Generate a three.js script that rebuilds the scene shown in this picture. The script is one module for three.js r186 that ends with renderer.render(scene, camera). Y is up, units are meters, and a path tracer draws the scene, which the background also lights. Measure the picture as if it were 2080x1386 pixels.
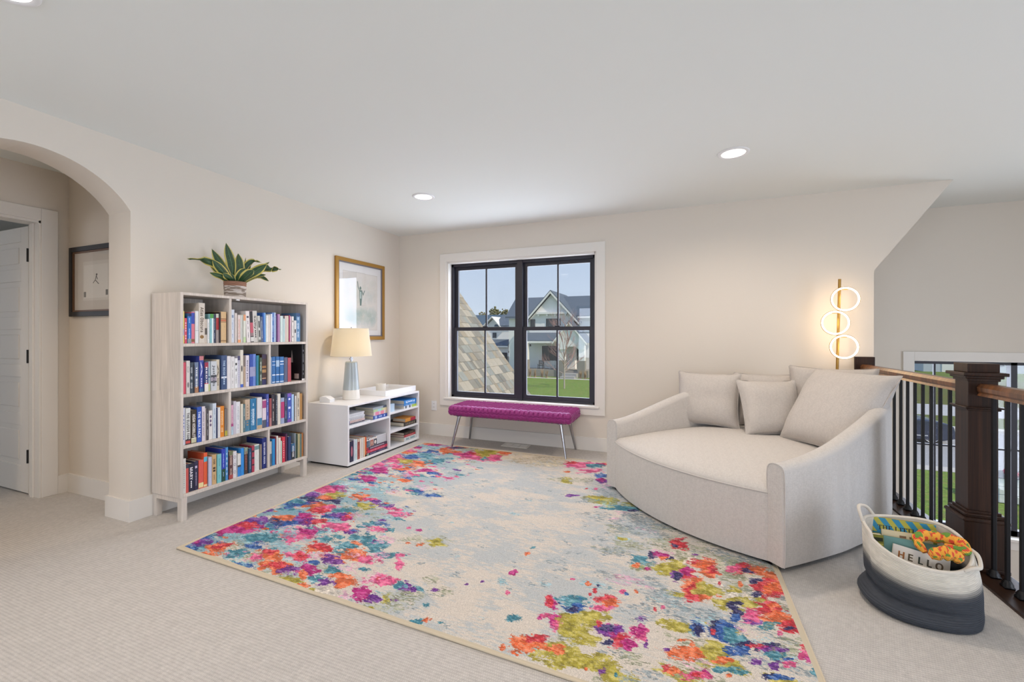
import * as THREE from 'three';
import { RoundedBoxGeometry } from 'three/addons/geometries/RoundedBoxGeometry.js';
import { mergeGeometries, mergeVertices } from 'three/addons/utils/BufferGeometryUtils.js';
import { RectAreaLightUniformsLib } from 'three/addons/lights/RectAreaLightUniformsLib.js';

// ---------------------------------------------------------------- camera, sky, sun, exposure
const scene = new THREE.Scene();
const camera = new THREE.PerspectiveCamera(2 * Math.atan(693 / 871.87) * 180 / Math.PI, 2080 / 1386, 0.05, 400);
camera.position.set(0, 1.2, 0);
camera.rotation.y = 0.380328623;
camera.setViewOffset(2080, 1386, 0, 11.4, 2080, 1386);
const renderer = new THREE.WebGLRenderer();
renderer.toneMapping = THREE.LinearToneMapping;
renderer.toneMappingExposure = 0.9;
renderer.shadowMap.enabled = true;
RectAreaLightUniformsLib.init();

const SUN = 3.6, SKY = 1.02, CAN = 6.0, DAY = 6.5, STAIRDAY = 9.0, ROOMDAY = 6.0, BACKFILL = 6.8, FOYERFILL = 9.0;
{
  const W = 256, H = 128, data = new Float32Array(W * H * 4);
  for (let j = 0; j < H; j++) {
    const up = ((j + 0.5) / H - 0.5) * Math.PI, s = Math.sin(up);
    const t = Math.pow(Math.max(0, s), 0.55);
    const c = s > 0 ? [0.74 - 0.50 * t, 0.84 - 0.42 * t, 0.94 - 0.16 * t] : [0.3, 0.31, 0.28];
    for (let i = 0; i < W; i++) data.set([c[0], c[1], c[2], 1], (j * W + i) * 4);
  }
  const sky = new THREE.DataTexture(data, W, H, THREE.RGBAFormat, THREE.FloatType);
  sky.mapping = THREE.EquirectangularReflectionMapping;
  sky.magFilter = THREE.LinearFilter;
  sky.needsUpdate = true;
  scene.background = sky;
  scene.backgroundIntensity = SKY;
}
const sun = new THREE.DirectionalLight(0xfff1dc, SUN);
sun.position.set(30, 31, -1);
sun.target.position.set(0, 0, -12);
sun.castShadow = true;
Object.assign(sun.shadow.camera, { left: -70, right: 70, top: 70, bottom: -70, near: 1, far: 200 });
sun.shadow.radius = 2;
scene.add(sun, sun.target);
// soft area lights added at the window openings, stronger than the sky outside
function dayLight(w, h, I, at, to, color = 0xe2ecff) {
  const l = new THREE.RectAreaLight(color, I, w, h);
  l.position.set(...at); l.lookAt(...to); scene.add(l);
}
dayLight(1.68, 1.5, DAY, [-1.73, 1.26, -4.66], [-1.73, 1.26, 0]);
dayLight(1.7, 1.6, STAIRDAY, [2.98, 0.12, -5.62], [2.98, 0.12, 0]);
for (const x of [-2.1, 0.2]) dayLight(1.5, 1.45, BACKFILL, [x, 1.28, 3.26], [x, 1.28, 0]);  // fill through unseen windows added behind the camera
dayLight(1.9, 3.5, FOYERFILL, [5.22, 0.22, -1.0], [0, 0.22, -1.0]);  // fill through an unseen window added in the stairwell side wall

// ---------------------------------------------------------------- helpers
function rng(seed) { let a = seed >>> 0; return () => { a = (a + 0x6d2b79f5) | 0; let t = Math.imul(a ^ (a >>> 15), 1 | a); t = (t + Math.imul(t ^ (t >>> 7), 61 | t)) ^ t; return ((t ^ (t >>> 14)) >>> 0) / 4294967296; }; }
const hash2 = (x, y) => { let h = Math.imul(x | 0, 374761393) + Math.imul(y | 0, 668265263); h = Math.imul(h ^ (h >>> 13), 1274126177); return ((h ^ (h >>> 16)) >>> 0) / 4294967296; };
const mix = (a, b, t) => a + (b - a) * t, clamp = (x, a = 0, b = 1) => Math.min(b, Math.max(a, x)), smooth = (a, b, x) => { const t = clamp((x - a) / (b - a)); return t * t * (3 - 2 * t); };
function vnoise(x, y, px = 0, py = 0) {
  const x0 = Math.floor(x), y0 = Math.floor(y), fx = x - x0, fy = y - y0, u = fx * fx * (3 - 2 * fx), v = fy * fy * (3 - 2 * fy);
  const w = (i, p) => (p ? ((i % p) + p) % p : i);
  return mix(mix(hash2(w(x0, px), w(y0, py)), hash2(w(x0 + 1, px), w(y0, py)), u), mix(hash2(w(x0, px), w(y0 + 1, py)), hash2(w(x0 + 1, px), w(y0 + 1, py)), u), v);
}
const fbm = (x, y, o = 4) => { let s = 0, a = 0.5, n = 0; for (let i = 0; i < o; i++) { s += a * vnoise(x, y); n += a; x = x * 2.03 + 17.1; y = y * 2.03 + 9.7; a *= 0.5; } return s / n; };
const taken = new Map();
function numbered(name) { const n = taken.get(name) ?? 0; taken.set(name, n + 1); return n ? `${name}_${String(n).padStart(3, '0')}` : name; }
function tag(o, label, category, group, kind) {
  if (label) o.userData.label = label; if (category) o.userData.category = category;
  if (group) o.userData.group = group; if (kind) o.userData.kind = kind; return o;
}
function shadows(m) { m.castShadow = true; m.receiveShadow = true; return m; }
function part(name, geos, material, parent) {
  let g = Array.isArray(geos) ? (geos.length > 1 ? mergeGeometries(geos.map(plain)) : geos[0]) : geos;
  const m = shadows(new THREE.Mesh(g, material)); m.name = name; parent.add(m); return m;
}
function plain(g) { const h = g.index ? g.toNonIndexed() : g; for (const k of Object.keys(h.attributes)) if (!['position', 'normal', 'uv'].includes(k)) h.deleteAttribute(k); if (!h.attributes.uv) h.setAttribute('uv', new THREE.BufferAttribute(new Float32Array(h.attributes.position.count * 2), 2)); return h; }
function thing(name, label, category, pos = [0, 0, 0], turn = 0, group) {
  const o = new THREE.Group(); o.name = numbered(name); o.position.set(...pos); o.rotation.y = turn; scene.add(o);
  return tag(o, label, category, group);
}
function solo(name, geos, material, label, category, group) { const m = part(numbered(name), geos, material, scene); return tag(m, label, category, group); }
function struct(name, geos, material) { const m = part(numbered(name), geos, material, scene); m.userData.kind = 'structure'; return m; }
function bx(w, h, d, x = 0, y = 0, z = 0, r = 0) { const g = r ? new RoundedBoxGeometry(w, h, d, 2, r) : new THREE.BoxGeometry(w, h, d); g.translate(x, y, z); return uvBox(g); }
const b2 = (x0, x1, y0, y1, z0, z1, r = 0) => bx(Math.abs(x1 - x0), Math.abs(y1 - y0), Math.abs(z1 - z0), (x0 + x1) / 2, (y0 + y1) / 2, (z0 + z1) / 2, r);
function uvBox(g) {
  if (!g.attributes.normal) g.computeVertexNormals();
  const p = g.attributes.position, n = g.attributes.normal, uv = new Float32Array(p.count * 2);
  for (let i = 0; i < p.count; i++) {
    const a = Math.abs(n.getX(i)), b = Math.abs(n.getY(i)), c = Math.abs(n.getZ(i));
    uv[2 * i] = a >= b && a >= c ? p.getZ(i) : p.getX(i);
    uv[2 * i + 1] = b > a && b > c ? p.getZ(i) : p.getY(i);
  }
  g.setAttribute('uv', new THREE.BufferAttribute(uv, 2)); return g;
}
const cyl = (r0, r1, h, x = 0, y = 0, z = 0, n = 24) => new THREE.CylinderGeometry(r1, r0, h, n).translate(x, y + h / 2, z);
function bar(a, b, r, n = 8, r2 = r) {
  const A = new THREE.Vector3(...a), B = new THREE.Vector3(...b), d = B.clone().sub(A), g = new THREE.CylinderGeometry(r2, r, d.length(), n);
  g.applyQuaternion(new THREE.Quaternion().setFromUnitVectors(new THREE.Vector3(0, 1, 0), d.normalize())); return g.translate(...A.add(B).multiplyScalar(0.5).toArray());
}
const tube = (pts, r, n = 24, k = 6, closed = false) => new THREE.TubeGeometry(new THREE.CatmullRomCurve3(pts.map((p) => new THREE.Vector3(...p)), closed), n, r, k, closed);
const lathe = (pts, n = 40) => new THREE.LatheGeometry(pts.map((p) => new THREE.Vector2(...p)), n);
function polyShape(pts) { const s = new THREE.Shape(); pts.forEach((p, i) => (i ? s.lineTo(...p) : s.moveTo(...p))); s.closePath(); return s; }
function extr(pts, depth, holes = [], bevel = 0) {
  const s = pts instanceof THREE.Shape ? pts : polyShape(pts); for (const h of holes) s.holes.push(h instanceof THREE.Path ? h : polyShape(h));
  return new THREE.ExtrudeGeometry(s, { depth, bevelEnabled: bevel > 0, bevelSize: bevel, bevelThickness: bevel, bevelSegments: 2, curveSegments: 32 });
}
const rect = (x0, x1, y0, y1) => [[x0, y0], [x1, y0], [x1, y1], [x0, y1]];
const wallZ = (pts, holes, z, t) => uvBox(extr(pts, t, holes).translate(0, 0, z));            // wall in the x-y plane, from z to z + t
const wallX = (pts, holes, x, t) => uvBox(extr(pts, t, holes).rotateY(Math.PI / 2).translate(x, 0, 0)); // shape x is minus world z
const roughGrid = (fn, nu, nv, closeU = false) => {        // parametric surface with shared vertices
  const pos = [], idx = [], uv = [];
  for (let j = 0; j <= nv; j++) for (let i = 0; i <= nu; i++) { pos.push(...fn(i / nu, j / nv)); uv.push(i / nu, j / nv); }
  for (let j = 0; j < nv; j++) for (let i = 0; i < nu; i++) { const a = j * (nu + 1) + i, b = a + 1, c = a + nu + 1, d = c + 1; idx.push(a, b, d, a, d, c); }
  const g = new THREE.BufferGeometry(); g.setAttribute('position', new THREE.Float32BufferAttribute(pos, 3)); g.setAttribute('uv', new THREE.Float32BufferAttribute(uv, 2)); g.setIndex(idx); g.computeVertexNormals();
  if (closeU) { const n = g.attributes.normal; for (let j = 0; j <= nv; j++) { const a = j * (nu + 1), b = a + nu, v = new THREE.Vector3().fromBufferAttribute(n, a).add(new THREE.Vector3().fromBufferAttribute(n, b)).normalize(); n.setXYZ(a, v.x, v.y, v.z); n.setXYZ(b, v.x, v.y, v.z); } }
  return g;
};
// ---------------------------------------------------------------- textures
function dataTex(W, H, fn, srgb = true) {
  const d = new Uint8Array(W * H * 4);
  for (let y = 0; y < H; y++) for (let x = 0; x < W; x++) { const c = fn(x, y); d.set([clamp(c[0], 0, 255), clamp(c[1], 0, 255), clamp(c[2], 0, 255), 255], (y * W + x) * 4); }
  const t = new THREE.DataTexture(d, W, H); t.magFilter = THREE.LinearFilter; t.wrapS = t.wrapT = THREE.RepeatWrapping; if (srgb) t.colorSpace = THREE.SRGBColorSpace; t.needsUpdate = true; return t;
}
function canvasTex(W, H, draw) { const c = document.createElement('canvas'); c.width = W; c.height = H; const g = c.getContext('2d'); draw(g, W, H); const t = new THREE.CanvasTexture(c); t.colorSpace = THREE.SRGBColorSpace; t.magFilter = THREE.LinearFilter; return t; }
function rep(t, u, v = u) { const c = t.clone(); c.repeat.set(u, v); c.needsUpdate = true; return c; }
const std = (color, roughness = 0.8, o = {}) => new THREE.MeshStandardMaterial({ color, roughness, ...o });
const phys = (color, roughness = 0.8, o = {}) => new THREE.MeshPhysicalMaterial({ color, roughness, ...o });

// carpet: low loop pile in fine ribs (tile 0.4 m)
const carpetH = (x, y) => { const W = 512, rib = 32, r = y / W * rib, row = Math.floor(r), k = x / W * 48 + (row % 2) * 0.5, c = Math.floor(k), fx = k - c - 0.5, fy = r - row - 0.5; return clamp(1 - (fx * fx * 2.4 + fy * fy * 3.2)) * (0.75 + 0.25 * hash2(c % 48, row % 32)); };
const carpetMap = dataTex(512, 512, (x, y) => { const h = carpetH(x, y), n = hash2(x, y) - 0.5, m = vnoise(x / 16, y / 16, 32, 32) - 0.5, l = 0.88 + 0.10 * h + 0.14 * n + 0.06 * m; return [207 * l, 202 * l, 196 * l]; });
const carpetBump = dataTex(512, 512, (x, y) => { const h = 255 * carpetH(x, y); return [h, h, h]; }, false);
const weave = dataTex(256, 256, (x, y) => { const a = vnoise(x / 3, y / 14, 85, 18), b = vnoise(x / 14 + 40, y / 3, 18, 85), n = hash2(x, y), v = 212 + 12 * (a + b - 1) + 14 * (n - 0.5); return [v, v, v]; });
const weaveBump = dataTex(256, 256, (x, y) => { const v = 128 + 60 * Math.sin(x * Math.PI / 2) * Math.sin(y * Math.PI / 2) + 60 * (hash2(x, y) - 0.5); return [v, v, v]; }, false);
const whiteWood = dataTex(512, 512, (x, y) => { const s = vnoise(x / 3.2, y / 128, 160, 4), l = vnoise(x / 16 + 5 * vnoise(x / 40, y / 200), y / 170, 32, 3), f = vnoise(x / 1.4, y / 30, 365, 17), v = 0.90 + 0.09 * s + 0.07 * l - 0.05 * f; return [216 * v, 207 * v, 197 * v]; });
const darkWood = dataTex(512, 512, (x, y) => { const s = vnoise(x / 5, y / 90, 102, 6), l = vnoise(x / 26, y / 150, 20, 3), f = hash2(x, y >> 3), v = 0.62 + 0.4 * s + 0.28 * l + 0.06 * f; return [70 * v, 45 * v, 30 * v]; });
const litRailGrain = dataTex(256, 256, (x, y) => { const s = vnoise(x / 4, y / 60, 64, 4), l = vnoise(x / 20, y / 90, 12, 2), v = 0.7 + 0.4 * s + 0.25 * l; return [104 * v, 66 * v, 38 * v]; });
const paintBump = dataTex(256, 256, (x, y) => { const v = 128 + 70 * (vnoise(x / 6, y / 6, 43, 43) - 0.5) + 30 * (hash2(x, y) - 0.5); return [v, v, v]; }, false);
const lawnMap = dataTex(512, 512, (x, y) => { const n = vnoise(x / 40, y / 40, 13, 13), m = vnoise(x / 9, y / 9, 57, 57), f = hash2(x, y), v = 0.72 + 0.25 * m + 0.35 * (f - 0.5), b = smooth(0.55, 0.8, n) * 0.6; return [mix(128, 160, b) * v, mix(160, 156, b) * v, mix(58, 84, b) * v]; });

// ---------------------------------------------------------------- shared materials
const M = {};
M.wall = std(0xddd5c9, 0.92, { bumpMap: rep(paintBump, 3), bumpScale: 0.0006 });
M.ceil = std(0xe5e8e4, 0.95);
M.trim = std(0xe3dfd8, 0.55);
M.carpet = std(0xffffff, 1, { map: rep(carpetMap, 2.5), bumpMap: rep(carpetBump, 2.5), bumpScale: 0.0013 });
M.black = std(0x17171b, 0.5);
M.frame = std(0x23222c, 0.45);
M.iron = std(0x131315, 0.45, { metalness: 0.3 });
M.wood = phys(0xb8b0aa, 0.42, { map: rep(darkWood, 3, 1.2), clearcoat: 0.15, clearcoatRoughness: 0.3, specularIntensity: 0.6 });
M.litRailWood = phys(0xffffff, 0.34, { map: rep(litRailGrain, 3, 1.2), clearcoat: 0.3, clearcoatRoughness: 0.2 });  // same wood as the newel; lamp light on the rail put into the colour
M.white = std(0xe8e8e8, 0.5);
M.lacquer = std(0xe9e9ea, 0.38);
M.wwood = std(0xffffff, 0.6, { map: rep(whiteWood, 2.2, 1.2) });
M.glass = phys(0xffffff, 0.02, { transmission: 1, thickness: 0, ior: 1.45, specularIntensity: 0.8 });
M.chrome = std(0xb8bac0, 0.18, { metalness: 1 });
M.brass = std(0xb08a4a, 0.32, { metalness: 1 });
M.pages = std(0xe2d8c2, 0.95);
M.linen = phys(0xe9e2d8, 0.95, { map: rep(weave, 7), bumpMap: rep(weaveBump, 14), bumpScale: 0.0006, sheen: 0.25, sheenRoughness: 0.6, sheenColor: new THREE.Color(0xffffff) });
M.linen.color.setRGB(0.93, 0.88, 0.825);
M.cushion = M.linen.clone(); M.cushion.color.setRGB(0.86, 0.80, 0.74);
// ---------------------------------------------------------------- the setting: room shell
const XL = -3.31, ZB = -4.47, H = 2.44;
struct('floor', [b2(-8.3, 1.34, -0.3, 0, ZB - 0.02, 3.2)], M.carpet);
struct('ceiling', [b2(-8.3, 5.2, H, H + 0.2, ZB - 0.16, 3.2), b2(1.30, 5.2, H, H + 0.2, -5.6, ZB - 0.16)], M.ceil);
// back wall with the double window; its far end is cut on a slope
struct('wall_back', [wallZ([[-3.6, -3], [1.482, -3], [1.482, 1.743], [1.992, H], [-3.6, H]], [rect(-2.625, -0.84, 0.455, 2.075)], ZB - 0.16, 0.16)], M.wall);
struct('wall_return', [wallZ([[1.30, -3], [1.482, -3], [1.482, 1.743], [1.992, H], [1.30, H]], [], -5.40, 5.40 + ZB - 0.16)], M.wall);
struct('wall_stairwell', [wallZ(rect(1.30, 5.2, -3, H), [rect(2.107, 3.86, -0.69, 0.95)], -5.56, 0.16)], M.wall);
struct('wall_right', [wallX(rect(-3.2, 5.4, -3, H), [rect(0.0, 2.0, -1.6, 2.05)], 5.0, 0.16)], M.wall);
struct('wall_front', [wallZ(rect(-8.3, 5.0, -3, H), [rect(-2.9, -1.3, 0.5, 2.06), rect(-0.6, 1.0, 0.5, 2.06)], 3.04, 0.16)], M.wall);
struct('floor_lower', [b2(1.30, 5.0, -3.0, -2.75, -5.4, 3.04)], std(0x8a6a4c, 0.5));
struct('wall_below', [b2(1.18, 1.335, -3, -0.3, ZB, 3.04)], M.wall);
// left wall with the arched opening to the hall (shape x = minus z)
{
  const c = 1.215, R = 0.518, yc = 2.247 - R, a = Math.asin(0.441 / R), s = [[-3.04, 0], [c - 0.441, 0]];
  for (let k = 0; k <= 28; k++) { const t = -a + 2 * a * k / 28; s.push([c + R * Math.sin(t), yc + R * Math.cos(t)]); }
  s.push([c + 0.441, 0], [4.62, 0], [4.62, H], [-3.04, H]);
  struct('wall_left', [wallX(s, [], XL - 0.24, 0.24)], M.wall);
}
struct('wall_hall_end', [b2(-4.55, -3.55, 0, H, -1.96, -1.81)], M.wall);
struct('wall_hall', [wallX([[-3.04, 0], [0.87, 0], [0.87, 2.045], [1.645, 2.045], [1.645, 0], [4.0, 0], [4.0, H], [-3.04, H]], [], -4.55, 0.14)], M.wall);
struct('wall_bedroom_back', [b2(-8.3, -4.55, 0, H, -4.1, -3.96)], M.wall);
struct('wall_bedroom_side', [wallX([[-3.04, 0], [4.1, 0], [4.1, H], [-3.04, H]], [rect(-2.7, -0.9, 0.5, 2.1)], -8.3, 0.14)], M.wall);
dayLight(1.7, 1.5, ROOMDAY, [-8.36, 1.3, 1.8], [0, 1.3, 1.8]);  // area light at an added, unseen window of the room off the hall
// baseboards
const BBH = 0.137;
struct('baseboard_left', [b2(XL, XL + 0.015, 0, BBH, -1.656, ZB + 0.015), b2(XL - 0.24, XL + 0.015, 0, BBH, -1.656, -1.641), b2(XL - 0.255, XL - 0.24, 0, BBH, -1.79, -1.641)], M.trim);
struct('baseboard_back', [b2(XL + 0.015, 1.34, 0, BBH, ZB, ZB + 0.015)], M.trim);
struct('baseboard_hall', [b2(-4.41, -3.565, 0, BBH, -1.81, -1.795), b2(-4.41, -4.395, 0, BBH, -1.795, -1.741)], M.trim);
struct('baseboard_stairwell', [b2(1.482, 5.0, -2.75, -2.6, -5.4, -5.385)], M.trim);
// door casing and the open five-panel door
struct('trim_1', [b2(-4.41, -4.392, 0, 2.137, -1.741, -1.650, 0.004), b2(-4.41, -4.392, 2.045, 2.137, -1.650, -0.865, 0.004), b2(-4.41, -4.392, 0, 2.137, -0.865, -0.775, 0.004),
  b2(-4.55, -4.405, 0, 2.045, -1.66, -1.640), b2(-4.55, -4.405, 2.028, 2.05, -1.65, -0.865), b2(-4.55, -4.405, 0, 2.045, -0.872, -0.855), b2(-4.51, -4.475, 0, 2.03, -1.642, -1.63)], M.trim);
{
  const d = new THREE.Group(); d.name = 'door_1'; d.position.set(-4.565, 0.012, -1.665); scene.add(d); tag(d, 'white five panel door standing open into the bright room off the hall', 'door', null, 'structure');
  const W = 0.75, HH = 2.01, st = 0.11, face = [];
  const g = [b2(-W, 0, 0, HH, -0.0145, 0.0145)];
  g.push(b2(-st, 0, 0, HH, -0.022, 0.022, 0.003), b2(-W, -W + st, 0, HH, -0.022, 0.022, 0.003));
  const rails = [[0, 0.2], [0.505, 0.60], [0.87, 0.965], [1.235, 1.33], [1.60, 1.695], [HH - 0.11, HH]];
  for (const [a, b] of rails) g.push(b2(-W + st, -st, a, b, -0.022, 0.022, 0.003));
  part('door_leaf', g, M.trim, d);
  for (let k = 0; k < 5; k++) part('door_panel', [b2(-W + st + 0.045, -st - 0.045, rails[k][1] + 0.04, rails[k + 1][0] - 0.04, -0.019, 0.019, 0.006)], M.trim, d);
  for (const y of [0.28, 1.03, 1.79]) { const h = part('hinge', [b2(0.0005, 0.003, y - 0.048, y + 0.048, -0.02, 0.0215), b2(0.0005, 0.045, y - 0.048, y + 0.048, 0.0195, 0.0225)], M.black, d); part('hinge_pin', [cyl(0.007, 0.007, 0.1, 0.003, y - 0.05, 0.026, 12)], M.black, h); }
}
// window casings, stool and black double-hung units
struct('trim_2', [b2(-2.712, -2.625, 0.367, 2.17, ZB, ZB + 0.018, 0.003), b2(-0.84, -0.749, 0.367, 2.17, ZB, ZB + 0.018, 0.003), b2(-2.63, -0.835, 2.075, 2.17, ZB, ZB + 0.018, 0.003), b2(-2.63, -0.835, 0.367, 0.452, ZB, ZB + 0.018, 0.003),
  b2(-2.655, -0.81, 0.440, 0.462, ZB - 0.09, ZB + 0.03, 0.004), b2(-2.625, -2.605, 0.46, 2.075, ZB - 0.15, ZB), b2(-0.86, -0.84, 0.46, 2.075, ZB - 0.15, ZB), b2(-2.61, -0.855, 2.055, 2.075, ZB - 0.15, ZB)], M.trim);
function hungWindow(name, x0, x1, y0, y1, zf, ym) {     // zf: room-side face of the frame
  const w = new THREE.Group(); w.name = name; w.position.set((x0 + x1) / 2, y0, zf); scene.add(w); w.userData.kind = 'structure';
  const hw = (x1 - x0) / 2, h = y1 - y0, m = ym - y0, J = 0.03, S = 0.042;
  part('window_frame', [b2(-hw, -hw + J, 0, h, -0.08, 0), b2(hw - J, hw, 0, h, -0.08, 0), b2(-hw, hw, h - J, h, -0.08, 0), b2(-hw, hw, 0, J * 0.8, -0.08, 0)], M.frame, w);
  const sash = (a, b, z, nm) => {
    const s = part(nm, [b2(-hw + J, -hw + J + S, a, b, z - 0.03, z), b2(hw - J - S, hw - J, a, b, z - 0.03, z), b2(-hw + J + S, hw - J - S, b - S, b, z - 0.03, z), b2(-hw + J + S, hw - J - S, a, a + S, z - 0.03, z)], M.frame, w);
    part('muntin', [b2(-0.009, 0.009, a + S, b - S, z - 0.024, z - 0.006)], M.frame, s);
    for (const k of [-1, 1]) part('pane', [b2(k < 0 ? -hw + J + S - 0.006 : 0.0, k < 0 ? 0.0 : hw - J - S + 0.006, a + S - 0.006, b - S + 0.006, z - 0.0155, z - 0.0145)], M.glass, s);
  };
  sash(m - 0.02, h - J, -0.042, 'upper_sash'); sash(J * 0.8, m + 0.022, -0.008, 'lower_sash');
  part('sash_lock', [b2(-0.03, 0.03, m + 0.022, m + 0.034, -0.034, -0.012, 0.004)], M.frame, w);
  return w;
}
hungWindow('window_1', -2.605, -1.722, 0.462, 2.055, ZB - 0.075, 1.275);
hungWindow('window_2', -1.718, -0.86, 0.462, 2.055, ZB - 0.075, 1.275);
struct('trim_3', [b2(-1.752, -1.688, 0.462, 2.055, ZB - 0.075, ZB - 0.065)], M.frame);
{ const w = hungWindow('window_7', -1.0, 1.0, -1.6, 2.05, 0, 0.3); w.position.set(5.08, -1.6, -1.0); w.rotation.y = -Math.PI / 2; }  // unseen window, added to bring more light in over the stairwell
{ const fl = (w) => { w.rotation.y = Math.PI; return w; }; fl(hungWindow('window_5', -2.9, -1.3, 0.5, 2.06, 3.11, 1.28)); fl(hungWindow('window_6', -0.6, 1.0, 0.5, 2.06, 3.11, 1.28)); }  // two unseen windows behind the camera, added to brighten the room
// stairwell window: trim and two fixed units with prairie bars
struct('trim_4', [b2(2.019, 2.107, -0.76, 1.041, -5.4, -5.382, 0.003), b2(3.86, 3.95, -0.76, 1.041, -5.4, -5.382, 0.003), b2(2.107, 3.86, 0.95, 1.041, -5.4, -5.382, 0.003), b2(2.107, 3.86, -0.78, -0.70, -5.4, -5.382, 0.003), b2(2.05, 3.92, -0.70, -0.675, -5.48, -5.36, 0.004)], M.trim);
for (const [n, a, b] of [['window_3', 2.107, 2.86], ['window_4', 2.86, 3.86]]) {
  const w = new THREE.Group(); w.name = n; w.position.set(a, -0.675, -5.45); scene.add(w); w.userData.kind = 'structure';
  const W = b - a, hh = 1.625;
  part('window_frame', [b2(0, 0.022, 0, hh, -0.06, 0), b2(W - 0.022, W, 0, hh, -0.06, 0), b2(0, W, hh - 0.03, hh, -0.06, 0), b2(0, W, 0, 0.05, -0.06, 0)], M.frame, w);
  for (const x of [0.187, W - 0.187]) part('muntin', [b2(x - 0.008, x + 0.008, 0.05, hh - 0.03, -0.036, -0.016)], M.frame, w);
  part('muntin', [b2(0.022, W - 0.022, 0.79, 0.806, -0.036, -0.016)], M.frame, w);
  part('pane', [b2(0.02, W - 0.02, 0.045, hh - 0.028, -0.0265, -0.0255)], M.glass, w);
}
// wall outlet and floor register
function outlet(x, y, label) {
  const o = thing('outlet', label, 'outlet', [x, y, ZB]);
  part('cover_plate', [bx(0.072, 0.115, 0.006, 0, 0, 0.003, 0.0025)], M.white, o);
  for (const s of [-1, 1]) { const r = part('socket', [bx(0.034, 0.03, 0.003, 0, 0.02 * s, 0.0068, 0.001)], M.white, o); part('slots', [bx(0.003, 0.009, 0.001, -0.006, 0.02 * s + 0.002, 0.0085), bx(0.003, 0.007, 0.001, 0.006, 0.02 * s + 0.002, 0.0085)], M.black, r); }
}
outlet(-2.80, 0.352, 'white wall outlet beside the window trim above the baseboard');
{
  const v = thing('floor_register', 'pale metal floor vent set in the carpet under the purple bench', 'vent', [-1.69, 0, -4.345]);
  part('vent_frame', [b2(-0.15, 0.15, 0.0005, 0.006, -0.07, -0.05), b2(-0.15, 0.15, 0.0005, 0.006, 0.05, 0.07), b2(-0.15, -0.125, 0.0005, 0.006, -0.05, 0.05), b2(0.125, 0.15, 0.0005, 0.006, -0.05, 0.05), b2(-0.05, -0.035, 0.0005, 0.006, -0.05, 0.05), b2(0.035, 0.05, 0.0005, 0.006, -0.05, 0.05)], M.trim, v);
  part('vent_well', [b2(-0.125, 0.125, 0.0003, 0.0012, -0.05, 0.05)], std(0x55504a, 0.8), v);
  for (let k = 0; k < 7; k++) part('vent_slat', [b2(-0.125, 0.125, 0.002, 0.005, -0.045 + k * 0.0145, -0.0395 + k * 0.0145)], M.trim, v);
}
// recessed ceiling lights
const lensMat = std(0xffffff, 0.6, { emissive: 0xfff6ea, emissiveIntensity: 2.2 });
const CANS = [[-2.156, -3.265, 'recessed ceiling light by the corner above the lamp and gold frame'], [0.314, -3.265, 'recessed ceiling light above the round sofa'], [-2.24, -0.738, 'recessed ceiling light near the arched opening'], [0.30, -0.738, 'added unseen recessed ceiling light over the open carpet near the railing'], [-3.98, 0.1, 'added unseen recessed ceiling light in the hall behind the arch']];  // last two are out of view, added to brighten carpet and hall
for (const [x, z, label] of CANS) {
  const c = thing('ceiling_light', label, 'light', [x, H, z], 0, 'recessed ceiling lights');
  part('trim_ring', [lathe([[0.074, -0.001], [0.076, -0.006], [0.09, -0.009], [0.098, -0.004], [0.099, 0]])], M.white, c);
  part('light_lens', [cyl(0.075, 0.075, 0.002, 0, -0.0045, 0, 40)], lensMat, c);
  const s = new THREE.SpotLight(0xffead6, CAN, 0, 1.45, 0.6, 2); s.position.set(x, H - 0.02, z); s.target.position.set(x, 0, z); s.castShadow = true; s.shadow.radius = 3.5; scene.add(s, s.target);
}
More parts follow.
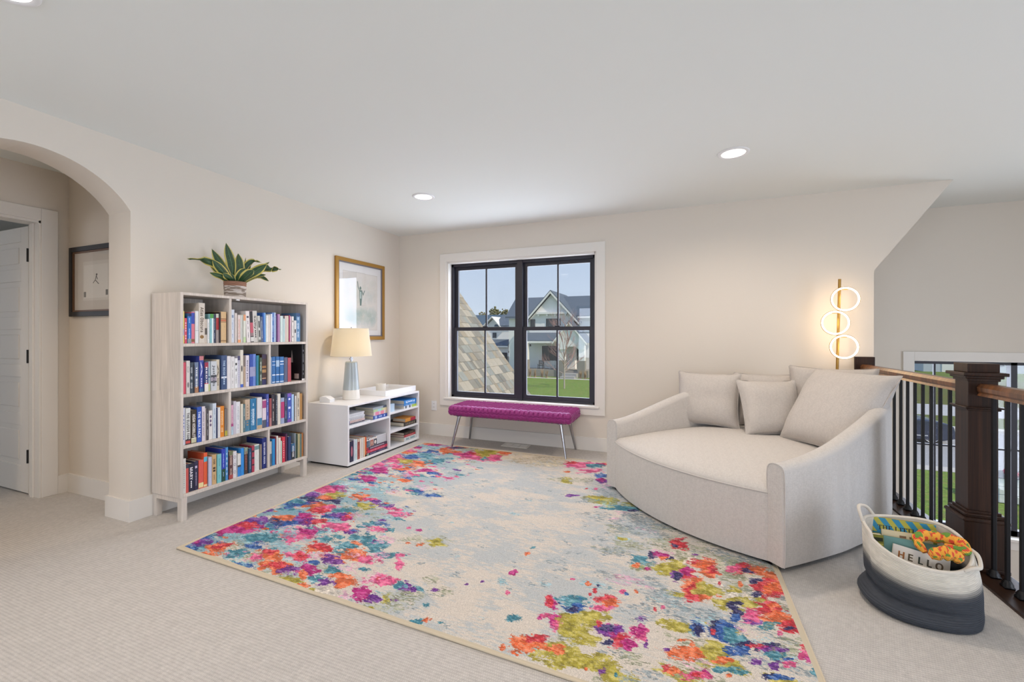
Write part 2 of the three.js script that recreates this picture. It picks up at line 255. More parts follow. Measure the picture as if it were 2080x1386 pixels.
const RUG_PATCHES = `V,22,90,49,21,56,-34 M,1,93,25,11,34,-20 B,62,17,47,21,30,-17 B,16,135,40,17,28,-17 N,-24,192,51,22,36,-23 M,59,307,115,50,67,-46 V,94,405,65,28,60,-45 M,43,260,62,27,47,-32 R,99,351,53,23,36,-26 O,227,89,66,29,56,-37 O,235,29,41,18,39,-24 R,221,109,38,17,30,-20 A,141,9,56,24,41,-24 A,255,215,69,30,62,-44 T,304,260,60,26,51,-38 B,383,179,48,21,28,-21 A,364,65,64,28,46,-31 T,392,97,46,20,36,-26 G,500,103,54,24,51,-38 O,565,152,64,28,47,-37 R,513,181,47,20,26,-20 P,509,107,27,12,25,-19 O,718,84,69,30,37,-30 V,767,87,43,19,28,-24 R,679,94,35,15,23,-18 G,753,-5,91,39,41,-32 Y,848,20,49,21,23,-19 B,530,20,43,19,23,-16 A,461,28,62,27,34,-23 M,870,132,43,19,33,-30 P,719,219,55,24,39,-34 R,723,210,36,16,31,-27 O,750,316,56,24,39,-37 R,724,327,38,16,29,-27 P,525,405,81,35,56,-50 M,537,448,41,18,34,-31 P,521,330,59,25,37,-31 B,288,461,85,37,55,-46 N,223,461,43,19,46,-37 B,363,550,65,28,48,-43 V,406,540,65,28,53,-48 M,329,595,44,19,34,-31 R,470,567,54,23,37,-35 A,383,344,101,44,50,-41 A,618,259,56,24,34,-29 T,393,275,49,21,35,-27 O,231,522,55,24,35,-29 O,280,732,70,30,53,-51 P,373,739,58,25,46,-46 R,362,702,46,20,32,-31 N,165,859,74,32,43,-41 B,112,728,83,36,53,-47 T,48,753,72,31,39,-34 N,277,870,61,26,35,-36 Y,236,965,63,27,53,-55 O,201,893,49,21,27,-26 M,112,1074,79,34,53,-54 P,63,1011,78,33,53,-52 M,187,1073,39,17,39,-42 V,73,895,50,22,34,-32 O,436,1012,56,24,43,-50 A,186,1193,121,52,52,-58 A,271,1060,77,33,37,-41 G,601,805,102,44,62,-70 T,510,766,68,29,30,-32 Y,597,902,47,20,32,-37 M,214,1344,56,24,48,-57 A,479,1231,92,39,45,-57 V,603,991,36,15,22,-27 P,544,1003,37,16,18,-22 V,550,690,44,19,29,-30 M,614,687,49,21,23,-25 R,605,698,28,12,16,-17 T,818,675,37,16,27,-32 A,855,791,44,19,17,-22 P,656,564,63,27,37,-38 A,658,487,51,22,32,-32 T,717,415,49,21,27,-26 T,961,656,31,13,18,-23 P,919,638,31,13,19,-23 T,925,516,39,17,30,-35 T,1028,457,52,22,34,-41 T,1062,494,29,12,27,-33 K,1054,536,39,17,34,-43 T,888,408,38,16,27,-29 T,849,495,40,17,31,-35 A,819,368,57,25,27,-28 O,992,337,55,24,37,-41 K,992,337,25,11,16,-17 P,1096,332,53,23,24,-28 T,1174,415,64,27,14,-18 P,1229,438,27,12,11,-15 K,1120,392,45,20,18,-22 P,1274,361,17,8,32,-42 T,998,187,38,17,25,-25 V,925,248,44,19,27,-27 K,1072,237,52,22,30,-32 T,1135,246,26,11,11,-13 O,1121,121,57,25,33,-34 O,1063,146,41,18,16,-17 R,803,317,37,16,38,-37 A,961,93,50,21,27,-25 T,975,91,33,14,24,-23 V,1032,83,32,14,25,-24 O,884,85,17,7,32,-29 O,950,16,32,14,12,-10 Y,1027,11,31,14,11,-10 P,1265,200,49,21,25,-30 P,1316,205,41,17,19,-24 R,1257,210,10,4,8,-10 V,1423,205,24,10,21,-29 T,1395,200,24,10,16,-21 K,1222,198,41,18,31,-36 M,1278,82,35,15,37,-42 V,1339,73,27,11,17,-21 K,1203,36,31,13,29,-30 W,1121,29,47,20,26,-26 Y,1400,92,19,8,21,-26 V,1438,109,15,7,6,-8 G,1422,47,88,38,20,-25 Y,1378,15,15,6,8,-10 G,1449,141,46,20,24,-33 G,1479,169,46,20,20,-28 G,1328,631,58,25,33,-54 Y,1333,622,29,12,31,-50 O,1249,581,21,9,9,-14 O,1181,563,13,6,6,-9 M,1150,729,13,6,8,-12 P,1075,731,12,5,10,-14 G,1187,617,59,25,19,-27 T,1490,218,24,10,10,-14 V,1471,202,12,5,10,-14 G,1596,249,39,17,14,-24 V,1569,245,14,6,6,-9 S,1366,409,22,9,7,-10 S,1497,563,27,12,7,-13 G,1502,318,33,14,17,-26 T,1591,134,15,6,7,-10 T,1615,30,28,12,9,-13 O,1647,50,13,5,7,-11 T,1712,60,13,5,3,-6 Y,1644,13,10,4,3,-4 M,1846,516,8,4,6,-15 P,1890,360,9,4,4,-10 A,1834,428,18,8,8,-19 V,1744,392,8,3,3,-7 V,1682,339,8,3,4,-8 T,1972,202,13,5,5,-12 O,2003,34,10,4,5,-12 S,1492,45,14,6,6,-8 P,66,1708,69,29,49,-62 M,167,1580,59,25,52,-66 O,359,1689,60,25,36,-51 P,489,1585,57,24,38,-55 M,565,1722,73,31,27,-42 O,390,1875,93,39,49,-75 P,101,1909,96,41,54,-74 P,10,2004,66,28,38,-52 Y,232,1900,63,27,40,-58 O,544,1428,55,23,20,-29 T,275,2115,99,42,41,-65 B,211,2021,65,27,35,-52 O,51,2162,68,29,39,-56 P,29,2226,52,22,32,-47 M,175,2523,72,30,28,-46 O,83,2526,55,23,25,-40 B,255,2247,68,28,29,-46 A,325,2135,83,35,40,-65 T,501,2013,95,40,48,-80 A,431,1535,85,36,39,-54 P,237,1722,46,19,32,-44 O,459,2332,102,43,26,-47 O,374,2408,70,29,24,-43 R,498,2537,71,29,17,-32 N,455,2496,70,29,14,-25 G,635,2517,104,43,31,-63 P,704,2294,115,48,51,-102 M,693,2358,67,28,40,-82 G,737,2521,103,43,35,-75 Y,856,2391,100,41,47,-105 O,935,2530,85,35,26,-62 P,984,2278,64,27,33,-76 T,887,2238,29,12,20,-43 Y,799,2474,51,21,28,-61 R,732,2361,50,21,28,-58 M,74,2360,53,22,24,-37 Y,834,2453,101,42,38,-84 O,999,2507,50,21,24,-61 P,968,2304,56,23,43,-99 E,1356,2432,224,92,55,-169 E,1561,2334,92,38,18,-63 P,1782,2395,91,38,17,-79 R,1702,2451,47,19,10,-44 R,1967,2501,31,13,9,-55 M,1944,2491,31,13,8,-44 O,1721,2167,29,12,5,-19 P,1903,2279,73,30,13,-69 T,1908,2419,60,25,10,-53 B,2014,2172,42,17,8,-46 V,2057,2048,34,14,10,-60 M,2037,2085,21,9,7,-44 K,2094,1952,26,11,8,-48 G,1728,1957,82,34,11,-42 Y,1769,1942,34,14,15,-58 G,1897,2004,82,34,9,-43 V,1879,1641,37,16,5,-21 R,1955,1831,13,5,3,-15 P,2028,1849,15,6,3,-19 A,2163,1597,82,34,10,-64 T,2221,1538,69,29,5,-37 M,2103,1505,23,10,2,-12 S,2023,1591,48,20,9,-46 S,1996,1598,24,10,12,-59 T,2314,1561,46,19,4,-37 N,2340,1540,23,9,2,-18 S,2362,1428,87,36,6,-62 S,2404,1333,94,39,5,-57 S,2446,1351,42,17,4,-52 S,2310,1202,51,21,6,-48 S,2215,1125,25,11,2,-14 S,2196,1045,39,16,5,-26 S,2282,959,37,16,4,-28 S,2026,720,49,21,9,-31 S,2086,834,37,16,4,-19 S,2060,633,30,13,3,-11 S,2090,1201,21,9,4,-20 S,2341,952,18,8,2,-16 S,2016,946,10,4,5,-21 S,2286,686,42,18,4,-22 S,2249,696,17,7,3,-16 O,1860,728,13,5,6,-18 T,1867,799,11,5,4,-11 M,1864,527,17,7,8,-21 A,1840,431,23,10,8,-19 P,1894,357,9,4,4,-10 T,1985,207,23,10,7,-17 S,2026,510,11,5,9,-28 G,2510,1131,96,40,2,-40 G,2597,1124,94,39,1,-43 R,2625,1180,33,14,0,-56 R,2663,1151,28,12,0,-44 N,2606,1138,14,6,0,-22 G,2708,1086,91,38,-1,-51 G,2811,1051,106,44,-5,-69 G,2884,938,75,31,-7,-70 V,2716,1069,14,6,0,-10 T,2441,895,44,19,5,-55 G,2464,831,51,22,3,-43 N,2508,982,23,9,2,-29 M,2536,994,27,11,1,-24 O,2555,972,18,8,1,-19 N,2586,985,18,8,0,-19 O,2420,830,13,5,2,-25 M,2482,824,17,7,1,-14 Y,2601,907,52,22,1,-54 Y,2567,857,51,21,1,-44 W,2679,967,30,13,-1,-47 R,2748,987,43,18,-3,-56 O,2756,972,39,16,-3,-56 O,2761,903,38,16,-2,-44 R,2788,950,21,9,-3,-45 R,2669,856,33,14,-1,-43 M,2660,878,34,14,0,-35 V,2623,820,25,10,0,-50 N,2627,805,18,8,0,-36 O,2708,815,41,17,-1,-33 O,2675,738,32,13,-1,-46 R,2690,700,35,15,-1,-59 R,2711,666,45,19,-1,-28 O,2750,697,30,13,-2,-36 Y,2730,746,39,17,-2,-46 Y,2768,747,31,13,-2,-38 W,2811,827,16,7,-2,-24 R,2812,830,6,3,-1,-13 G,2870,806,63,26,-6,-63 Y,2862,795,23,10,-3,-31 O,2902,857,10,4,-3,-23 Y,2889,707,82,34,-6,-50 Y,2821,671,37,16,-3,-35 W,2850,750,23,10,-1,-15 W,2911,771,23,10,-2,-15 R,2934,1029,38,16,-6,-53 N,2948,1008,21,9,-3,-26 O,2997,1020,34,14,-8,-55 P,2891,1001,26,11,-3,-30 O,3044,972,41,17,-10,-61 R,2998,874,47,20,-10,-65 R,3055,868,54,23,-13,-72 O,3043,878,39,16,-8,-48 N,2971,917,23,9,-3,-20 N,2965,802,23,10,-3,-21 R,3076,862,31,13,-9,-47 N,2855,659,26,11,-4,-41 N,2859,622,22,9,-4,-40 B,2847,580,18,7,-3,-25 G,3073,778,37,16,-9,-44 S,3087,810,30,13,-6,-30 R,2968,681,36,15,-7,-48 R,3000,707,36,15,-8,-49 O,2995,643,42,18,-9,-52 O,3047,641,35,15,-8,-39 R,3080,620,34,14,-11,-50 R,3048,618,27,12,-5,-25 R,3105,619,20,9,-11,-50 O,3018,734,22,9,-4,-21 V,2914,585,28,12,-3,-25 P,2912,614,28,12,-5,-39 T,2972,580,34,14,-5,-31 G,2978,577,27,12,-4,-24 P,3006,545,13,6,-3,-14 N,3056,593,20,9,-3,-17 T,2193,425,53,22,6,-25 B,2210,386,44,19,8,-36 A,2160,391,19,8,9,-36 N,2199,368,22,9,4,-18 M,2099,372,24,10,14,-48 R,2091,382,19,8,9,-31 M,2141,268,32,14,11,-37 P,2168,244,28,12,7,-26 P,2103,276,18,8,4,-13 R,2328,483,38,16,5,-32 P,2329,430,29,12,4,-24 O,2338,473,30,13,4,-23 P,2298,423,18,8,3,-15 N,2270,582,8,3,2,-9 R,2266,535,9,4,5,-25 O,2223,578,12,5,4,-17 R,2251,500,6,3,2,-11 P,2383,578,14,6,2,-17 B,2401,570,8,3,1,-11 O,2445,604,8,3,1,-11 P,2146,585,10,4,2,-7 G,2234,163,52,22,12,-46 Y,2257,318,70,30,10,-44 Y,2230,237,41,17,12,-51 Y,2275,234,40,17,13,-60 Y,2309,364,50,21,5,-29 Y,2214,105,63,27,10,-35 Y,2268,81,74,32,8,-33 Y,2221,52,37,16,7,-24 Y,2309,80,36,16,5,-25 O,2097,105,52,22,12,-36 O,2087,70,45,19,9,-26 R,2111,131,33,14,6,-18 O,2212,109,22,9,7,-24 O,2172,101,19,8,3,-10 O,2001,33,9,4,5,-12 M,2396,285,40,17,6,-41 V,2351,294,41,17,4,-26 N,2364,305,27,12,3,-17 V,2406,312,27,12,3,-21 R,2421,254,33,14,4,-34 M,2449,245,26,11,3,-29 N,2369,226,16,7,2,-14 R,2329,319,8,4,3,-17 M,2457,238,19,8,2,-19 K,2478,299,20,8,3,-31 V,2482,413,21,9,1,-17 P,2489,325,23,10,3,-31 M,2481,344,17,7,2,-27 V,2511,266,8,3,1,-20 S,2522,586,45,19,3,-55 S,2606,580,45,19,1,-53 S,2493,455,57,24,5,-60 S,2558,644,46,20,2,-43 P,2563,529,10,4,0,-13 R,2534,504,7,3,1,-10 S,2636,541,51,21,0,-51 A,2740,511,35,15,-2,-36 A,2690,410,20,9,-1,-22 B,2697,447,27,12,-1,-40 N,2697,435,24,10,-1,-32 B,2791,476,41,17,-3,-40 N,2780,493,21,9,-3,-35 B,2807,505,34,14,-3,-35 B,2795,444,27,11,-3,-33 W,2719,412,11,5,-1,-20 T,2823,467,27,11,-3,-34 T,2832,428,33,14,-4,-43 R,2757,452,9,4,-1,-14 A,2685,518,11,5,0,-15 N,2862,421,39,16,-2,-15 N,2942,435,38,16,-3,-19 M,2929,424,19,8,-2,-13 R,2893,424,26,11,-1,-11 V,2953,429,19,8,-2,-15 B,2845,384,25,11,-2,-21 B,2794,352,25,11,-3,-30 O,2655,288,57,24,0,-34 O,2686,297,38,16,-1,-34 O,2624,261,31,13,0,-24 O,2643,353,16,7,0,-6 O,2675,341,8,3,0,-14 Y,2744,341,38,16,-3,-45 Y,2767,322,25,11,-2,-24 O,2777,298,31,13,-1,-17 V,2586,273,10,4,0,-8 A,2612,237,31,13,0,-11 G,3025,500,39,16,-9,-45 G,2998,420,50,21,-8,-41 M,3081,464,31,13,-9,-37 P,3066,449,25,11,-7,-31 R,3085,505,19,8,-4,-17 M,3086,438,18,8,-5,-20 V,2893,343,21,9,-2,-14 V,2956,347,15,6,-4,-24 P,3000,375,21,9,-3,-18 V,2984,438,19,8,-2,-13 T,2959,394,25,10,-4,-20 A,3022,402,24,10,-2,-12 B,2999,397,18,8,-2,-8 G,2666,207,72,31,0,-26 R,2589,178,18,8,0,-12 O,2613,175,24,10,0,-14 M,2713,209,18,8,-1,-17 P,2678,186,29,13,0,-21 R,2689,191,18,8,0,-12 N,2928,280,23,10,-2,-12 T,2791,251,30,13,-2,-18 T,2837,262,24,10,-1,-12 B,2957,292,35,15,-2,-11 T,3081,374,24,10,-6,-24 O,2794,227,9,4,-1,-9 P,2718,195,18,7,-1,-12 S,2537,126,24,10,1,-16 S,2482,115,24,10,1,-11 V,2373,73,11,5,2,-11 O,2323,60,5,2,2,-8 T,2425,74,6,3,2,-11`;
const BOOKS = [
[1,0,-1797,9.3,211,"e8d86a",{"n":"yellow","b":[[0.25,0.45,"b8b4cc"]]}],
[1,0,-1810,13.3,165,"e2586e",{"n":"pink","t":"•••• ••","c":"ffd9dd"}],
[1,0,-1832,23.4,197,"2f6fc0",{"n":"blue","b":[[0,0.16,"8c98a0"],[0.9,1,"1c3060"]],"c":"cfe4ff","t":"— ——"}],
[1,0,-1855,19.6,208,"d9788a",{"n":"pink and indigo","b":[[0.62,0.97,"3a4fb0"],[0.05,0.14,"8c5a3c"]],"c":"e8ecff"}],
[1,0,-1878,21.2,215,"dfe2e4",{"n":"white","b":[[0.39,0.4,"9aa0a6"]]}],
[1,0,-1910,37.3,271,"d2cbc0",{"n":"pale grey","t":"Atlas Obscura","c":"4a3a28","dot":"8a6a3a","big":1}],
[1,0,-1938,15.1,164,"c9bfb3",{"n":"beige","b":[[0.35,0.62,"5c554e"]]}],
[1,0,-1954,12.7,165,"e6eaec",{"n":"white","t":"—————","c":"9aa4a8"}],
[1,0,-1974,23.1,200,"86bfc8",{"n":"teal","b":[[0.85,1,"4e9a4a"]],"r":"e4f0f0"}],
[1,0,-1995,15.7,198,"3b4560",{"n":"dark navy","t":"———— ——","c":"b8c0d8"}],
[1,0,-2013,17.7,203,"9a8f8c",{"n":"grey and red","b":[[0.45,0.86,"a3262c"],[0.86,1,"c8ccc0"]]}],
[1,0,-2029,10.1,215,"2a2024",{"n":"black"}],
[1,0,-2055,37.6,219,"d4b588",{"n":"tan","b":[[0.75,0.78,"8a5a3a"],[0.7,0.73,"c04a30"],[0.66,0.68,"8a5a3a"],[0.05,0.09,"a0805a"]]}],
[1,1,-2124,24.6,239,"d6e0ec",{"n":"pale blue","t":"▪ —— —","c":"8a9cb8"}],
[1,1,-2147,14.4,215,"ddd5d0",{"n":"cream"}],
[1,1,-2169,20.7,202,"e0d4cf",{"n":"white and orange","b":[[0,0.11,"e8a070"]],"t":"══════","c":"d09080"}],
[1,1,-2192,11.9,202,"dfe3df",{"n":"white"}],
[1,1,-2210,17.7,206,"dcdfd4",{"n":"white with orange top","b":[[0.78,1,"dd9a70"],[0,0.2,"c3dca8"]]}],
[1,1,-2238,28.4,234,"e2dcdc",{"n":"white","t":"▪ · — ——","c":"5a5660","lean":2.5}],
[1,1,-2267,23.7,239,"8f7a7c",{"n":"black and pink","b":[[0.3,0.62,"c05a6a"],[0.62,0.97,"2c282c"],[0,0.2,"2c2c2c"],[0.03,0.17,"d8d8d4"]],"lean":3}],
[1,1,-2300,35.7,238,"cfcdc8",{"n":"light grey","t":"Sally •• ——","c":"3c3a38","lean":3}],
[1,1,-2329,18.3,202,"c4c6c2",{"n":"grey","t":"▪▪","c":"3a3a3a","b":[[0,0.1,"6a6a62"]],"lean":3}],
[1,1,-2351,19.2,196,"55627e",{"n":"slate blue","t":"————","c":"c8cfe0","lean":2}],
[1,1,-2375,24.3,228,"2c62b4",{"n":"bright blue","r":"7aaede","lean":1}],
[1,1,-2398,16.8,210,"e6e6e4",{"n":"white"}],
[1,1,-2418,18.6,213,"ddd6d0",{"n":"cream"}],
[1,1,-2434,10.8,222,"dfe8f0",{"n":"white"}],
[1,1,-2449,16.9,233,"5c83c0",{"n":"blue","t":"— ———","c":"dfe8f8","b":[[0.1,0.35,"3f64ae"]]}],
[1,1,-2466,13.7,234,"b3c8e6",{"n":"light blue","t":"———","c":"6a88b8"}],
[1,1,-2478,5.9,210,"8fa6c4",{"n":"blue grey"}],
[1,1,-2494,23.6,223,"7a4a80",{"n":"purple","r":"c9a0c8"}],
[1,1,-2524,24.0,210,"cfe0dc",{"n":"pale aqua"}],
[1,1,-2540,5.5,213,"3f5f86",{"n":"navy"}],
[1,1,-2551,14.1,189,"bfdcdc",{"n":"aqua"}],
[1,1,-2569,17.0,212,"d6c6c0",{"n":"beige"}],
[1,1,-2586,13.9,213,"e2ddc8",{"n":"cream"}],
[1,1,-2600,10.8,218,"a03a62",{"n":"magenta"}],
[1,1,-2613,11.6,210,"dcc4d4",{"n":"lilac"}],
[1,1,-2633,16.1,210,"e8e4e0",{"n":"white","t":"• ——— •","c":"5a5a5a"}],
[1,1,-2657,21.2,177,"d4d4d2",{"n":"light grey","t":" ▪ ","c":"303038"}],
[1,1,-2691,37.0,240,"5a86b0",{"n":"denim blue","t":"═ ══ ══","c":"cfe0ee","b":[[0.88,1,"2c4a78"]]}],
[2,0,-1802,14.7,206,"dc5a70",{"n":"coral pink"}],
[2,0,-1822,20.9,215,"d2cecc",{"n":"pale grey","t":"◦ •","c":"707070"}],
[2,0,-1844,20.2,201,"3d4a56",{"n":"dark teal","t":"══ ═ ══","c":"c8ccd0"}],
[2,0,-1859,6.5,182,"1e2030",{"n":"black"}],
[2,0,-1876,24.8,202,"6d7f9c",{"n":"blue grey","t":"THE BIG","c":"f0f0f0","b":[[0,0.2,"a87a5a"]]}],
[2,0,-1909,27.2,242,"3a4aa0",{"n":"royal blue","t":"A ——— ——","c":"d8dcf8","b":[[0.88,1,"c07a80"],[0,0.1,"3a6a9c"]]}],
[2,0,-1937,25.1,201,"3c4a78",{"n":"navy and white","t":"RED —— ——","c":"f0e8e8","b":[[0,0.26,"e4e2da"],[0.26,0.29,"c0304a"],[0.8,0.98,"9a3048"]]}],
[2,0,-1958,12.4,202,"a8c0cc",{"n":"light blue","b":[[0,0.24,"c0c890"],[0.46,0.5,"2c4a70"]]}],
[2,0,-1987,39.2,203,"c6ccd2",{"n":"grey blue","t":"Just Kids","c":"3a4048","b":[[0.46,0.53,"3a4048"],[0.28,0.33,"3a4048"],[0.33,0.46,"a8a0b0"]]}],
[2,0,-2019,21.4,213,"d5ccb6",{"n":"cream","t":"A —— —","c":"3a342c"}],
[2,0,-2057,38.2,241,"3a5078",{"n":"thick dark blue","t":"THE ROSE ——","c":"b0c8e0","b":[[0.33,0.38,"dfe4ec"]]}],
[2,0,-2092,26.6,234,"dcdadc",{"n":"white"}],
[2,0,-2120,24.8,229,"dcdcdc",{"n":"white","t":"—— ——— —","c":"8a8a8a"}],
[2,0,-2146,22.0,216,"e2e4e6",{"n":"white","t":"▪ ▬ ———","c":"282828"}],
[2,0,-2170,17.7,231,"c8c8d6",{"n":"lilac grey","t":"———","c":"8a8aa8","b":[[0.86,1,"4a4870"]]}],
[2,0,-2193,21.1,275,"ddd8ca",{"n":"tall cream","t":" ● ","c":"3a3a3a","b":[[0,0.085,"4a6ac8"]]}],
[2,0,-2214,15.1,232,"b59f88",{"n":"tan and brown","b":[[0.65,1,"7a706c"]]}],
[2,0,-2237,26.4,233,"d8d4e0",{"n":"white","t":"Steve Jobs","c":"2a2c48"}],
[2,0,-2280,48.3,240,"3450a8",{"n":"thick blue","r":"6a88d0","b":[[0.3,0.6,"9a9cc0"]]}],
[2,0,-2315,17.0,229,"2a7a9c",{"n":"teal blue"}],
[2,0,-2329,7.1,229,"3c8c5c",{"n":"green"}],
[2,0,-2342,17.3,211,"4a5a4c",{"n":"dark green","t":"═══ ══","c":"dfe8df"}],
[2,0,-2371,35.4,235,"4a342e",{"n":"dark brown","b":[[0.85,1,"3a2c48"],[0.55,0.62,"a87a4a"],[0.4,0.5,"b08a5a"],[0.2,0.23,"c8a080"],[0,0.17,"2c2a5a"]]}],
[2,1,-2432,11.8,210,"7aa0c8",{"n":"light blue"}],
[2,1,-2458,28.2,212,"3470b0",{"n":"blue with white bands","b":[[0.81,0.83,"dfeaf4"],[0.68,0.7,"dfeaf4"],[0.3,0.34,"dfeaf4"],[0.04,0.07,"dfeaf4"]]}],
[2,1,-2492,30.6,211,"3470b0",{"n":"blue with white bands","b":[[0.62,0.86,"a8c4e0"],[0.3,0.34,"dfeaf4"],[0.04,0.07,"dfeaf4"]]}],
[2,1,-2527,33.8,209,"3470b0",{"n":"blue with white bands","b":[[0.8,0.84,"dfeaf4"],[0.7,0.73,"dfeaf4"],[0.3,0.34,"dfeaf4"],[0.04,0.07,"dfeaf4"]]}],
[2,1,-2570,31.9,202,"5a5e78",{"n":"slate"}],
[2,1,-2604,30.5,197,"b04a54",{"n":"red"}],
[2,1,-2736,29.4,308,"15151a",{"n":"large black","t":"— ———— ——— —","c":"b8b8c4","b":[[0,0.05,"e0e0e0"]]}],
[3,0,-1798,15.8,242,"dce0ee",{"n":"white","t":"THE ———","c":"5a78b8"}],
[3,0,-1824,29.3,237,"d8dcda",{"n":"white","t":"THE ELUSIVE FAN","c":"20201c","b":[[0,0.14,"40303c"],[0.03,0.1,"c8504a"]],"big":1}],
[3,0,-1858,31.9,221,"3a3228",{"n":"dark brown","t":"HIGH VISIBILITY","c":"f0ece4","b":[[0.02,0.17,"c8c8a8"]],"big":1}],
[3,0,-1891,28.1,235,"2f55b0",{"n":"blue","t":"THE WAX PACK","c":"e8f0fc","big":1}],
[3,0,-1920,21.0,234,"d8d0d8",{"n":"white","t":"MAKERS OF NIGHT","c":"7a707a"}],
[3,0,-1936,7.1,219,"b5aea8",{"n":"grey"}],
[3,0,-1947,12.6,212,"48444a",{"n":"charcoal","t":"—— — ——","c":"e0e0e0"}],
[3,0,-1968,24.3,199,"dcdad8",{"n":"white with dots","t":"●●●  ","c":"6a5a7a"}],
[3,0,-1994,22.8,244,"c8d4e0",{"n":"tall pale blue","t":"—— ——— —","c":"7a94b4"}],
[3,0,-2010,5.6,210,"22305c",{"n":"navy"}],
[3,0,-2024,19.2,211,"dcdcda",{"n":"white"}],
[3,0,-2049,27.0,216,"e08a2c",{"n":"orange","t":"══════ ══","c":"f6dcb0"}],
[3,0,-2074,17.0,195,"8a8480",{"n":"grey","b":[[0.02,0.2,"c8c050"]]}],
[3,1,-2116,15.1,214,"dcb0c4",{"n":"pink","b":[[0,0.28,"b8d4e4"],[0.28,0.38,"b04a88"]],"t":"───","c":"a06a88"}],
[3,1,-2136,20.0,239,"c4c0cc",{"n":"lavender grey"}],
[3,1,-2165,30.0,230,"dfe2e6",{"n":"white","t":"——— —","c":"8a98a8"}],
[3,1,-2191,14.1,211,"dcd6c4",{"n":"cream"}],
[3,1,-2208,16.6,206,"5a7478",{"n":"grey teal","t":"—— ——","c":"c8d8d8"}],
[3,1,-2238,36.4,237,"c4b098",{"n":"tan and blue","b":[[0,0.36,"3f7a98"]],"t":"══","c":"a08c74"}],
[3,1,-2284,47.1,237,"2c78a8",{"n":"thick teal blue","t":"— ══════","c":"dcecf4"}],
[3,1,-2331,38.5,240,"d8d8dc",{"n":"white and blue","b":[[0.12,0.34,"3a80a8"],[0,0.12,"bfa888"]]}],
[3,1,-2371,32.1,218,"dccfd8",{"n":"white and magenta","b":[[0.7,0.96,"a84a80"],[0,0.28,"545a6c"]]}],
[3,1,-2403,19.7,257,"4a58a8",{"n":"indigo","t":"— —— ——","c":"dfe4fa"}],
[3,1,-2426,18.1,219,"9a4a4a",{"n":"brick red","b":[[0,0.3,"b07878"]]}],
[3,1,-2454,31.7,247,"38323a",{"n":"dark grey","t":"— —— ————","c":"d8d0c8"}],
[3,1,-2480,16.8,235,"3c424e",{"n":"dark slate","t":"———","c":"c0c8d0"}],
[3,1,-2505,26.8,246,"dcd8cc",{"n":"cream"}],
[3,1,-2538,31.2,209,"9aa8c8",{"n":"blue and magenta","b":[[0.22,0.84,"b83a70"]]}],
[3,1,-2568,23.7,236,"33405c",{"n":"dark blue","t":"── ──","c":"a8b4d0"}],
[3,1,-2602,38.5,237,"4058b0",{"n":"violet blue","t":"●  ■ ──","c":"dfe4fa","b":[[0,0.1,"7a4aa0"],[0.88,1,"7a5ab8"]]}],
[3,1,-2635,21.6,224,"a8c8e8",{"n":"light blue"}],
[3,1,-2650,5.2,215,"30302c",{"n":"black"}],
[3,1,-2663,17.9,208,"d6d4d2",{"n":"white","t":"───","c":"909090"}],
[3,1,-2687,24.8,234,"d0c6b4",{"n":"beige","t":"■■ S ▬▬▬","c":"2c2820"}],
[3,1,-2716,27.8,221,"b88a50",{"n":"wood brown"}],
[4,0,-1796,21.0,229,"dcdcd4",{"n":"white","t":"───","c":"a0a8a0"}],
[4,0,-1817,18.1,188,"c85a54",{"n":"red","b":[[0.85,1,"3a4050"]]}],
[4,0,-1844,32.3,184,"22263c",{"n":"navy","t":"MARY ———","c":"e8e8ee","big":1}],
[4,0,-1874,23.6,192,"2e2c48",{"n":"dark indigo","t":"◆ ————","c":"c8c0d8"}],
[4,0,-1906,31.7,191,"d85a50",{"n":"coral","b":[[0.03,0.2,"e8d8a0"]]}],
[4,0,-1935,22.0,231,"e06038",{"n":"orange","b":[[0.74,0.88,"58b4d0"],[0.02,0.08,"f0d8a8"]]}],
[4,0,-1962,20.3,196,"bcc0d8",{"n":"lavender"}],
[4,0,-1992,28.7,204,"c8a878",{"n":"tan","t":"▬▬ ■■ ──","c":"3a2c20"}],
[4,0,-2025,27.9,200,"7ac0c4",{"n":"aqua","t":"──  ─","c":"4a9098"}],
[4,0,-2055,25.7,230,"2c40b0",{"n":"royal blue and green","b":[[0,0.38,"1e4a3c"]],"t":"─── ─","c":"b8c8f8"}],
[4,0,-2080,17.7,233,"4a90cc",{"n":"sky blue","t":"T E E R S","c":"e8f4fc"}],
[4,0,-2107,29.4,201,"5a3a3c",{"n":"maroon","t":"▬▬▬ ▬▬","c":"c8b0a0","b":[[0.02,0.16,"a84a48"],[0.84,1,"6a7050"]]}],
[4,0,-2138,26.9,191,"dadade",{"n":"white with rings","t":"○ ○ ○","c":"4a4a60"}],
[4,0,-2170,23.9,165,"dcdcd8",{"n":"short white and blue","b":[[0,0.42,"2c80d0"],[0.42,0.5,"3a3a40"]]}],
[4,0,-2197,22.6,199,"2f8cd8",{"n":"bright blue"}],
[4,0,-2226,26.6,197,"4a3c38",{"n":"dark brown","t":"▬▬▬","c":"9a5a50","b":[[0.75,1,"8a9a88"]]}],
[4,0,-2254,21.5,186,"2a4a68",{"n":"dark teal blue","t":"───","c":"a0c0d8"}],
[4,0,-2278,19.6,198,"a83a50",{"n":"crimson","b":[[0.75,0.82,"3a2c38"],[0.5,0.57,"3a2c38"],[0.25,0.3,"3a2c38"]]}],
[4,0,-2311,39.4,199,"dce0dc",{"n":"white","b":[[0.8,0.95,"78989c"]]}],
[4,0,-2342,12.2,193,"8a8078",{"n":"grey brown"}],
[4,0,-2373,36.8,236,"1f2f78",{"n":"thick navy","t":"DAN BROWN · ORIGIN","c":"dfe4f4"}],
[4,1,-2432,15.7,194,"c8c8c4",{"n":"grey and white","b":[[0,0.5,"6a7480"]]}],
[4,1,-2457,25.0,208,"2a88c8",{"n":"bright blue"}],
